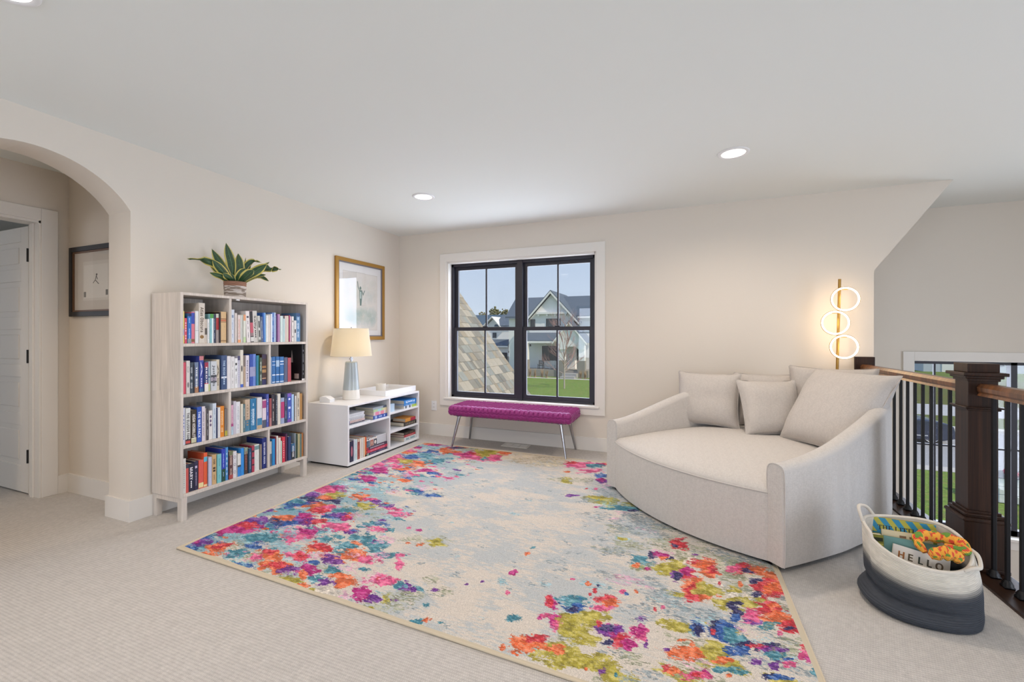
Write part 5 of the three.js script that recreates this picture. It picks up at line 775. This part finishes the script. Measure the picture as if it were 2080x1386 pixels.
{
  const cover = (W, HH, draw) => std(0xffffff, 0.5, { map: canvasTex(W, HH, draw) });
  const boardBook = (label, w, h, t, mat, edge, pos, rot) => {
    const o = thing('picture_book', label, 'book', pos, 0, "children's books in the basket"); o.rotation.set(...rot);
    const g = new THREE.BoxGeometry(w, h, 0.002).translate(0, h / 2, t / 2); part('front_cover', [g], mat, o);
    part('back_cover', [new THREE.BoxGeometry(w, h, 0.002).translate(0, h / 2, -t / 2), new THREE.BoxGeometry(0.002, h, t).translate(-w / 2, h / 2, 0)], edge, o); part('pages', [new THREE.BoxGeometry(w - 0.006, h - 0.006, t - 0.002).translate(0.001, h / 2, 0)], M.pages, o);
  };
  boardBook('tall blue and yellow picture book at the back of the basket', 0.23, 0.30, 0.012, cover(512, 600, (g, w, h) => { g.fillStyle = '#2f8cb4'; g.fillRect(0, 0, w, h); g.fillStyle = '#b9b548'; for (let k = -2; k < 6; k++) { g.beginPath(); g.moveTo(k * 110, 0); g.lineTo(k * 110 + 50, 0); g.lineTo(k * 110 + 150, 130); g.lineTo(k * 110 + 90, 130); g.fill(); } g.fillStyle = '#8fa848'; g.fillRect(0, 150, w, 20); g.fillStyle = '#1a2430'; g.font = 'bold 58px serif'; g.fillText('THE LITTLE', 44, 108); g.fillStyle = '#c9b648'; g.fillRect(0, 190, w, h); g.fillStyle = '#3a7c9c'; g.beginPath(); g.ellipse(260, 380, 150, 110, 0, 0, 7); g.fill(); }), std(0xb8a83c, 0.6), [0.958, 0.03, -2.525], [-0.12, -0.10, 0.0]);
  boardBook('cream picture book standing between the blue book and the teal book', 0.18, 0.255, 0.01, cover(256, 384, (g, w, h) => { g.fillStyle = '#e6d9b4'; g.fillRect(0, 0, w, h); g.fillStyle = '#8a6a4a'; g.fillRect(90, 24, 34, 16); g.fillRect(140, 24, 46, 16); }), std(0xe0d2a8, 0.7), [0.962, 0.03, -2.495], [-0.16, -0.12, 0.0]);
  boardBook('teal picture book behind the white one in the basket', 0.22, 0.235, 0.01, cover(512, 480, (g, w, h) => { g.fillStyle = '#6fa09c'; g.fillRect(0, 0, w, h); g.fillStyle = '#5a8c74'; g.beginPath(); g.ellipse(250, 120, 90, 40, 0.3, 0, 7); g.fill(); g.fillStyle = '#c46a40'; g.beginPath(); g.ellipse(330, 110, 60, 34, 0, 0, 7); g.fill(); g.fillStyle = '#f2efe6'; g.font = 'bold 62px sans-serif'; g.fillText('POP', 330, 110); }), std(0x5f908c, 0.6), [0.972, 0.03, -2.455], [-0.22, -0.15, -0.04]);
  boardBook('white picture book with brown HELLO lettering in the basket', 0.19, 0.215, 0.012, cover(512, 560, (g, w, h) => { g.fillStyle = '#f0ebe2'; g.fillRect(0, 0, w, h); g.font = 'bold 108px sans-serif'; ['H', 'E', 'L', 'L', 'O'].forEach((c, k) => { g.fillStyle = ['#a8682c', '#5c5038', '#3c4438', '#4a4438', '#6a5a48'][k]; g.fillText(c, 40 + k * 92 + (k > 2 ? -14 * (k - 2) : 0), 140); }); g.fillStyle = '#b85030'; g.fillRect(50, 128, 8, 10); }), std(0xe8e2d6, 0.7), [0.945, 0.03, -2.40], [-0.34, -0.12, -0.20]);
  boardBook('small olive picture book at the sofa end of the basket', 0.05, 0.245, 0.03, cover(128, 384, (g, w, h) => { g.fillStyle = '#8c8c3c'; g.fillRect(0, 0, w, h); g.fillStyle = '#2c3420'; g.fillRect(6, 20, w - 12, 26); g.fillStyle = '#c8c05c'; g.fillRect(6, 60, w - 12, 12); }), std(0x77782c, 0.6), [0.832, 0.03, -2.47], [-0.1, 0.05, 0.0]);
  // crocheted ring toy
  const toy = thing('crochet_toy', 'orange crocheted loop toy with red and green flecks in the basket', 'toy', [1.03, 0.262, -2.415]);
  const yarn = (seed) => dataTex(128, 128, (x, y) => { const a = vnoise(x / 13 + seed * 9, y / 13, 0, 0), b = vnoise(x / 10 + 31 + seed, y / 10), st = 0.82 + 0.25 * Math.abs(Math.sin((x + y * 0.5) * 0.5)); const c = a > 0.68 ? [106, 150, 62] : b > 0.62 ? [222, 84, 58] : [242, 172, 66]; return c.map((q) => q * st); });
  const yarnMat = std(0xffffff, 0.95, { map: yarn(1) }), loops = [[[-0.06, 0.0, 0.03], [-0.075, 0.03, 0.0], [-0.05, 0.05, -0.03], [-0.01, 0.045, -0.045], [0.03, 0.045, -0.045], [0.07, 0.045, -0.03], [0.085, 0.03, 0.0], [0.06, 0.025, 0.02], [0.015, 0.03, 0.0]], [[-0.055, -0.005, 0.055], [-0.02, 0.02, 0.06], [0.025, 0.015, 0.06], [0.035, -0.01, 0.055]]];
  loops.forEach((L, q) => { const c = new THREE.CatmullRomCurve3(L.map((p) => new THREE.Vector3(...p))), n = 70, g = new THREE.TubeGeometry(c, n, 1, 16, false), p = g.attributes.position, v = new THREE.Vector3(); for (let i = 0; i <= n; i++) { const ctr = c.getPointAt(i / n), r = (0.024 + (q ? 0.004 : 0)) * (0.8 + 0.28 * Math.abs(Math.sin(i / n * Math.PI * (q ? 3 : 8)))) * Math.pow(Math.sin(Math.PI * clamp(i / n, 0.04, 0.96)), 0.3); for (let k = 0; k <= 16; k++) { const id = i * 17 + k; v.fromBufferAttribute(p, id).sub(ctr).multiplyScalar(r).add(ctr); p.setXYZ(id, v.x, v.y, v.z); } } const uv = g.attributes.uv; for (let i = 0; i < uv.count; i++) uv.setXY(i, uv.getX(i) * 3, uv.getY(i)); g.computeVertexNormals(); part('knitted_loop', [g], yarnMat, toy); });
}
// ---------------------------------------------------------------- outside: ground
const G = -3.9;
const grass = std(0xffffff, 1, { map: rep(lawnMap, 0.35) }), dry = std(0xc9bc96, 1, { map: rep(lawnMap, 0.3) });
const ground = (name, x0, x1, z0, z1, top, m) => { const g = struct(name, [b2(x0, x1, top - 0.3, top, z0, z1)], m); return g; };
ground('lawn', -80, 60, -5.7, -20.9, G, grass);
ground('sidewalk', -80, 60, -20.9, -21.6, G + 0.02, std(0xc4c2bc, 0.9));
ground('road', -80, 60, -21.6, -30.6, G - 0.06, std(0xa3a4a6, 0.9, { bumpMap: rep(paintBump, 2), bumpScale: 0.004 }));
ground('kerb', -80, 60, -30.6, -31.3, G + 0.04, std(0xc8c6c0, 0.9));
ground('lawn_far', -80, 1.5, -31.3, -53.0, G, grass);
ground('verge', 1.5, 80, -31.3, -35.5, G, dry);
ground('path', 1.5, 80, -35.5, -41, G + 0.01, std(0xb2b3b4, 0.9));
ground('meadow', 1.5, 80, -41, -64, G + 0.01, std(0xc8b088, 1, { map: rep(lawnMap, 0.2) }));
ground('field', -140, 140, -64, -190, G, std(0xd2d4a8, 1, { map: rep(lawnMap, 0.15) }));
ground('flowerbed', -40, 1.5, -53.0, -64, G + 0.02, std(0x8a6a52, 1));
// ---------------------------------------------------------------- own roof beside the window: shingle by shingle
{
  const o = thing('shingle_roof', 'steep roof of grey brown shingles just outside the window', 'roof', [-3.6, 0.9, -6.4]);
  const m = 1.3049, y0 = 0.607 - m * 3.269, ang = Math.atan(m), at = (x) => y0 - m * x;      // height of the plane over x
  const R = rng(77), mats = [0x9a968b, 0xa8a294, 0x8d8a80, 0xb4ad9e, 0x83837c, 0xa09683, 0x969a94].map((c) => std(c, 0.95, { bumpMap: rep(paintBump, 12), bumpScale: 0.002 }));
  const deck = extr([[-6.2, at(-6.2)], [-0.6, at(-0.6)], [-0.6, at(-0.6) - 0.3], [-6.2, at(-6.2) - 0.3]], 3.36).translate(3.6, -0.9 - 0.03, -8.0 + 6.4); part('roof_deck', [deck], std(0x6e6a64, 1), o);
  const E = 0.171, sx = Math.cos(ang), sy = Math.sin(ang);
  const geos = [0.10, 0.13, 0.16, 0.19].map((w) => new RoundedBoxGeometry(0.24, 0.012, w - 0.004, 1, 0.003));
  for (let r = 0; r < 26; r++) {
    const s = -0.10 + r * E, x = -4.95 + s * sx; let z = -8.0 - 0.02;
    while (z < -4.70) {
      const q = Math.floor(R() * 4), w = [0.10, 0.13, 0.16, 0.19][q];
      const sh = part('shingle', geos[q], mats[Math.floor(R() * 7)], o);
      const lift = 0.006 + 0.006 * R();
      sh.position.set(x + 3.6 + sy * lift, at(x) - 0.9 + sx * lift + 0.004, z + w / 2 + 6.4); sh.rotation.z = -ang + 0.035; z += w;
    }
  }
  part('rake_trim', [b2(0, 6.2, -0.12, 0.0, -0.03, 0).rotateZ(-ang).translate(-4.95 + 3.6 - 0.9 * sx, at(-4.95) - 0.9 + 0.9 * sy - 0.02, -8.03 + 6.4)], std(0xdcdcd8, 0.8), o);
}
// ---------------------------------------------------------------- neighbour houses across the road
const siding = std(0xf3f3f0, 0.85), slate = std(0x5d6a78, 0.9, { bumpMap: rep(paintBump, 1), bumpScale: 0.02 }), trimW = std(0xf2f2ee, 0.7), pane = std(0x39434c, 0.15), stone = std(0x9a968e, 0.95, { bumpMap: rep(paintBump, 1.5), bumpScale: 0.03 }), dark = std(0x2e2f33, 0.6);
const slab = (p, q, z0, z1, t) => extr([[p[0], p[1]], [q[0], q[1]], [q[0], q[1] + t], [p[0], p[1] + t]], Math.abs(z1 - z0)).translate(0, 0, Math.min(z0, z1));   // roof plane whose slope lies in x-y
const lean = (x0, x1, z0, y0, z1, y1, t) => extr([[z0, y0], [z1, y1], [z1, y1 + t], [z0, y0 + t]], Math.abs(x1 - x0)).rotateY(-Math.PI / 2).translate(Math.max(x0, x1), 0, 0); // slope lies in z-y
function houseWindow(o, x0, x1, y0, y1, z, bars = 1) {
  const w = part('window', [b2(x0 - 0.06, x1 + 0.06, y1, y1 + 0.07, z, z + 0.06), b2(x0 - 0.06, x1 + 0.06, y0 - 0.07, y0, z, z + 0.06), b2(x0 - 0.06, x0, y0, y1, z, z + 0.06), b2(x1, x1 + 0.06, y0, y1, z, z + 0.06), b2(x0, x1, (y0 + y1) / 2 - 0.025, (y0 + y1) / 2 + 0.025, z, z + 0.05)], dark, o);
  part('pane', [b2(x0, x1, y0, y1, z, z + 0.02)], pane, w);
}
{
  const o = thing('white_farmhouse', 'white gabled house with slate roof and stone porch piers', 'house', [-15.78, G, -53.4]);
  const tri = (cx, py, hw, ey, d, z) => extr([[cx - hw, 0], [cx + hw, 0], [cx + hw, ey], [cx, py], [cx - hw, ey]], d).translate(0, 0, z);
  part('wall', [tri(-0.1, 10.4, 3.0, 7.2, 7, -7)], siding, o);
  part('wall', [b2(-6.5, 12, 0, 7.4, -8, -1.2)], siding, o);
  part('gable_roof', [slab([-3.75, 6.72], [-0.1, 10.72], 0.5, -8, 0.22), slab([-0.1, 10.72], [3.62, 6.66], 0.5, -8, 0.22)], slate, o);
  part('rake_board', [slab([-3.75, 6.50], [-0.1, 10.50], 0.52, 0.42, 0.3), slab([-0.1, 10.50], [3.62, 6.44], 0.52, 0.42, 0.3)], trimW, o);
  part('main_roof', [lean(-6.8, 12.4, -0.6, 7.45, -4.6, 10.3, 0.2), lean(-6.8, 12.4, -4.6, 10.3, -8.6, 7.45, 0.2)], slate, o);
  part('fascia', [b2(3.2, 12.4, 7.3, 7.52, -0.62, -0.5)], trimW, o);
  const beam = part('gable_beam', [b2(-2.0, 2.1, 7.85, 8.12, 0.02, 0.42)], trimW, o);
  for (const x of [-1.75, -0.6, 0.5, 1.85]) part('bracket', [b2(x - 0.09, x + 0.09, 7.62, 7.86, 0.02, 0.36)], trimW, beam);
  houseWindow(o, -0.73, 0.11, 6.2, 7.2, 0.0); houseWindow(o, 0.25, 1.07, 6.2, 7.2, 0.0); houseWindow(o, -2.9, -2.36, 6.2, 7.15, 0.0);
  part('porch_roof', [lean(-3.4, 1.6, 2.3, 4.35, 0.0, 5.32, 0.14)], slate, o);
  part('porch_fascia', [b2(-3.4, 1.6, 4.14, 4.38, 2.2, 2.34)], trimW, o);
  part('porch_floor', [b2(-3.4, 5.2, 0, 0.85, 0, 2.4)], stone, o);
  part('entry_gable', [extr((() => { const s = polyShape([[1.5, 3.4], [2.46, 3.4], [2.46, 3.75], [4.04, 3.75], [4.04, 3.4], [4.85, 3.4], [4.85, 4.3], [2.95, 6.6], [1.05, 4.5], [1.5, 4.2]]); return s; })(), 0.35).translate(0, 0, 2.3)], siding, o);
  part('entry_arch', [extr((() => { const s = new THREE.Shape(); s.moveTo(2.46, 3.76); s.lineTo(2.46, 3.5); s.quadraticCurveTo(3.25, 4.05, 4.04, 3.5); s.lineTo(4.04, 3.76); return s; })(), 0.3).translate(0, 0, 2.32)], siding, o);
  part('entry_roof', [slab([0.85, 4.2], [2.95, 6.7], 2.9, -1, 0.16), slab([2.95, 6.7], [5.1, 4.15], 2.9, -1, 0.16)], slate, o);
  part('entry_rake', [slab([0.85, 4.02], [2.95, 6.52], 2.94, 2.8, 0.24), slab([2.95, 6.52], [5.1, 3.97], 2.94, 2.8, 0.24)], trimW, o);
  for (const [a, b] of [[1.6, 2.42], [4.05, 4.78], [-3.3, -2.45]]) { part('porch_column', [b2(a, b, 2.05, 4.2, 1.9, 2.5)], trimW, o); part('stone_pier', [b2(a - 0.1, b + 0.05, 0, 2.05, 1.8, 2.6)], stone, o); }
  for (const [a, b] of [[-1.27, -0.41], [-0.27, 0.56], [0.70, 1.52]]) houseWindow(o, a, b, 1.88, 3.65, 0.02);
  part('front_door', [b2(3.3, 4.0, 0.85, 3.4, 0.0, 0.08)], dark, o);
  part('wall_lantern', [b2(-2.35, -2.2, 3.7, 4.0, 1.9, 2.05)], dark, o);
  part('front_steps', [b2(2.3, 4.0, 0, 0.55, 2.4, 3.6), b2(2.3, 4.0, 0, 0.28, 3.6, 4.6)], std(0xa9a8a6, 0.9), o);
}
{
  const o = thing('garage_house', 'white house with dark roofs and a garage beyond the shingle roof', 'house', [-28.5, G, -63]);
  part('wall', [extr([[-2.6, 0], [3.5, 0], [3.5, 6.2], [1.5, 6.2], [0, 7.7], [-2.6, 5.2]], 6).translate(0, 0, -6)], siding, o);
  part('gable_roof', [slab([-2.6, 5.55], [0, 7.98], 0.5, -7, 0.16), slab([0, 7.98], [1.9, 5.9], 0.5, -7, 0.16)], trimW, o);
  part('main_roof', [lean(0.4, 4.4, 0.3, 6.5, -3, 8.3, 0.2)], slate, o);
  part('cream_gable', [extr([[-6.5, 0], [1.6, 0], [1.6, 6.2], [-0.6, 8.6], [-2.9, 6.9], [-6.5, 4.5]], 0.6).translate(0, 0, -8)], std(0xe6dcc2, 0.8), o);
  part('rear_roof', [lean(-9, -0.8, -8.6, 6.4, -11, 8.8, 0.2)], std(0x4c6478, 0.8), o);
  houseWindow(o, 0.04, 0.56, 4.77, 5.46, 0.0);
  part('garage_roof', [lean(-0.6, 3.2, 1.6, 3.45, 0, 4.35, 0.14)], slate, o); part('garage_fascia', [b2(-0.6, 3.2, 3.25, 3.47, 1.5, 1.64)], trimW, o);
  part('garage_wall', [b2(-2.4, 3.5, 0, 3.4, 0, 0.9)], siding, o);
  part('garage_door', [b2(1.3, 2.87, 0.2, 2.4, 0.9, 0.96)], dark, o);
  part('stone_pier', [b2(2.96, 3.6, 0, 1.82, 0.9, 1.1)], stone, o);
  part('wall_lantern', [b2(3.1, 3.25, 2.4, 2.7, 0.9, 1.05)], dark, o);
}
{
  const o = thing('distant_house', 'pale blue house across the meadow seen through the stairwell window', 'house', [37.5, G, -78]);
  part('wall', [b2(-6, 6, 0, 4.2, -6, 0)], std(0xc4ccd6, 0.8), o); part('roof', [lean(-6.4, 6.4, 0.6, 4.1, -3, 7, 0.2)], slate, o); part('garage_door', [b2(-4, -1, 0, 2.4, 0, 0.06)], trimW, o); houseWindow(o, 1, 2.4, 1, 2.6, 0.0);
}
// ---------------------------------------------------------------- trees and planting
function branchTree(o, seed, h, base) {
  const R = rng(seed), twigs = [], limbs = [];
  const trunk = part('trunk', [bar([0, 0, 0], [0, h * 0.42, 0], base, 8, base * 0.7)], std(0xb8ada2, 0.95), o);
  const grow = (p, d, len, r, lvl) => {
    const q = p.clone().addScaledVector(d, len); (lvl < 2 ? limbs : twigs).push(bar(p.toArray(), q.toArray(), r, lvl < 2 ? 6 : 4, r * 0.6)); if (lvl > 4) return;
    const n = lvl === 0 ? 4 : 3; for (let k = 0; k < n; k++) { const e = d.clone().add(new THREE.Vector3((R() - 0.5) * 1.1, 0.28 * R(), (R() - 0.5) * 1.1)).normalize(); grow(p.clone().lerp(q, 0.55 + 0.45 * R()), e, len * (0.6 + 0.25 * R()), r * 0.55, lvl + 1); }
  };
  for (let k = 0; k < 9; k++) { const a = R() * 7, y = h * (0.2 + 0.24 * k / 9); grow(new THREE.Vector3(0, y, 0), new THREE.Vector3(Math.cos(a) * 0.9, 0.35 + 0.6 * k / 9, Math.sin(a) * 0.9).normalize(), h * 0.16, base * 0.4, 1); }
  for (let k = 0; k < 3; k++) grow(new THREE.Vector3(0, h * 0.42, 0), new THREE.Vector3((R() - 0.5) * 0.5, 1, (R() - 0.5) * 0.5).normalize(), h * 0.26, base * 0.6, 1);
  part('limbs', limbs, std(0xb09c92, 0.95), o); part('twigs', twigs, std(0xb48f88, 0.95), o);
}
branchTree(thing('young_tree', 'slender leafless tree on the lawn before the white house', 'tree', [-10.6, G, -40]), 21, 7.2, 0.075);
{
  const R = rng(5), leaf = std(0x7c7a58, 1), bark = std(0x5a4a3c, 1);
  [[-53.0, 12.0], [-49.4, 13.2], [-45.8, 12.8], [-42.2, 13.2], [-38.6, 12.4]].forEach(([x, h], k) => {
    const o = thing('evergreen_tree', `${ord(k + 1)} evergreen in the row behind the garage house, counting from the cream gable`, 'tree', [x, G, -108 - 3 * R()], 0, 'evergreens behind the houses'), tiers = [];
    for (let k = 0; k < 170; k++) { const a = R() * 7, q = Math.pow(R(), 0.6), e = Math.acos(2 * R() - 1); tiers.push(new THREE.IcosahedronGeometry(0.16 + 0.22 * R(), 0).translate(Math.sin(e) * Math.cos(a) * 1.7 * q, h - 2.6 + Math.cos(e) * 2.6 * q, Math.sin(e) * Math.sin(a) * 1.7 * q)); }
    part('foliage', tiers, leaf, o); part('trunk', [cyl(0.2, 0.06, h - 0.3, 0, 0, 0, 6)], bark, o);
  });
  const tan = std(0xb59a78, 1);
  [-18.9, -18.2, -17.4, -16.7, -15.9, -15.2, -11.2, -10.6, -9.9].forEach((x, k) => {
    const o = thing('ornamental_grass', `${ord(k + 1)} clump of dry tan grass along the farmhouse porch, counting from the garage side`, 'grass clump', [x, G, -49.6 + 0.5 * R()], 0, 'dry grass clumps by the porch'), bl = [];
    for (let j = 0; j < 60; j++) { const a = R() * 7, s = 0.35 * R(), hh = 0.6 + 0.7 * R(); bl.push(new THREE.ConeGeometry(0.02, hh, 3).translate(0, hh / 2, 0).rotateX(s).rotateY(a).translate(0.12 * Math.cos(a), 0, 0.12 * Math.sin(a))); } part('blades', bl, tan, o);
  });
  struct('front_walk', [b2(-40, -8, G - 0.1, G + 0.035, -49.4, -48.6)], std(0xcfccc4, 0.9));
}
for (const [x, label] of [[-16.9, 'black slatted porch chair left of the porch windows'.replace('left of', 'beside'), 0], [-15.4, 'pale porch chair between the farmhouse porch windows and steps']]) {
  const o = thing('porch_chair', label, 'chair', [x, G + 0.85, -52.2]), m = label.startsWith('black') ? dark : std(0xd8d6d0, 0.8);
  part('seat', [b2(-0.3, 0.3, 0.4, 0.45, -0.3, 0.3)], m, o); for (let k = 0; k < 4; k++) part('slat', [b2(-0.3, 0.3, 0.55 + k * 0.14, 0.63 + k * 0.14, -0.32, -0.28)], m, o); for (const sx of [-1, 1]) for (const sz of [-1, 1]) part('leg', [b2(sx * 0.3 - 0.03, sx * 0.3 + 0.03, 0, sz < 0 ? 1.08 : 0.6, sz * 0.28 - 0.03, sz * 0.28 + 0.03)], m, o);
}
// ---------------------------------------------------------------- car on the road
{
  const o = thing('parked_car', 'dark blue estate car parked on the road outside the stairwell', 'car', [9.35, G - 0.06, -27.0]);
  const paint = phys(0x2a3550, 0.25, { clearcoat: 1, clearcoatRoughness: 0.05 }), tyre = std(0x26272a, 0.9), alloy = std(0xd8dade, 0.35, { metalness: 0.6 }), glass = phys(0x5a7080, 0.08, { clearcoat: 1 });
  const side = new THREE.Shape(); side.moveTo(-2.45, 0.35); side.lineTo(-2.5, 0.9); side.quadraticCurveTo(-2.4, 1.15, -2.2, 1.18); side.lineTo(1.0, 1.12); side.quadraticCurveTo(2.0, 1.06, 2.25, 0.85); side.lineTo(2.35, 0.4); side.lineTo(1.95, 0.28); side.lineTo(-2.2, 0.28);
  part('body', [extr(side, 1.7, [], 0.07).translate(0, 0, -0.85)], paint, o);
  const cab = new THREE.Shape(); cab.moveTo(-2.3, 1.1); cab.lineTo(-2.0, 1.6); cab.quadraticCurveTo(-1.0, 1.74, 0.0, 1.66); cab.lineTo(1.0, 1.08); cab.lineTo(-2.3, 1.08);
  part('cabin', [extr(cab, 1.4, [], 0.06).translate(0, 0, -0.7)], paint, o);
  const win = (pts) => extr(pts, 0.02).translate(0, 0, 0.755);
  for (const w of [[[-2.0, 1.18], [-1.85, 1.52], [-1.15, 1.60], [-1.1, 1.16]], [[-1.03, 1.16], [-1.06, 1.60], [-0.15, 1.58], [-0.12, 1.14]], [[-0.05, 1.14], [-0.08, 1.57], [0.05, 1.55], [0.72, 1.12]]]) part('side_window', [win(w)], glass, o);
  part('sill_trim', [b2(-1.6, 1.35, 0.40, 0.45, 0.915, 0.93)], alloy, o); part('mirror', [bx(0.2, 0.14, 0.14, 0.55, 1.16, 0.98, 0.04)], paint, o); part('headlight', [bx(0.3, 0.16, 0.1, 2.15, 0.80, 0.80, 0.03)], std(0xd8dde4, 0.2), o);
  for (const x of [-1.45, 1.5]) for (const z of [0.80, -0.80]) {
    const w = part('wheel', [new THREE.TorusGeometry(0.285, 0.095, 14, 36).translate(x, 0.375, z), new THREE.CylinderGeometry(0.27, 0.27, 0.1, 24).rotateX(Math.PI / 2).translate(x, 0.375, z)], tyre, o);
    const sp = [new THREE.TorusGeometry(0.255, 0.018, 8, 36).translate(x, 0.375, z + Math.sign(z) * 0.09)]; for (let k = 0; k < 10; k++) sp.push(bx(0.035, 0.24, 0.02, 0, 0.13, 0).rotateZ(k * Math.PI / 5 + (k % 2 ? 0.09 : -0.09)).translate(x, 0.375, z + Math.sign(z) * 0.085)); sp.push(new THREE.CylinderGeometry(0.05, 0.05, 0.03, 16).rotateX(Math.PI / 2).translate(x, 0.375, z + Math.sign(z) * 0.09));
    part('rim', sp, alloy, w);
  }
}
{ // low white planter wall on the lawn
  const o = thing('garden_planter', 'long white panelled planter on the front lawn with red flowers', 'planter', [10.4, G, -17.9]);
  for (let k = 0; k < 3; k++) part('board', [b2(-1.5, 3, 0.02 + k * 0.25, 0.255 + k * 0.25, -0.5, 0.3, 0.01)], std(0xe4e6ea, 0.6), o);
  part('cap', [b2(-1.55, 3.05, 0.76, 0.80, -0.55, 0.35)], dark, o);
  const R = rng(8), fl = []; for (let k = 0; k < 14; k++) fl.push(new THREE.IcosahedronGeometry(0.06 + 0.05 * R(), 0).translate(-1.2 + R() * 0.9, 0.86 + 0.08 * R(), -0.1 + 0.3 * R())); part('flowers', fl, std(0xc8485a, 0.9), o);
}
scene.traverse((m) => { if (m.isMesh) { m.castShadow = true; m.receiveShadow = true; } });
renderer.render(scene, camera);
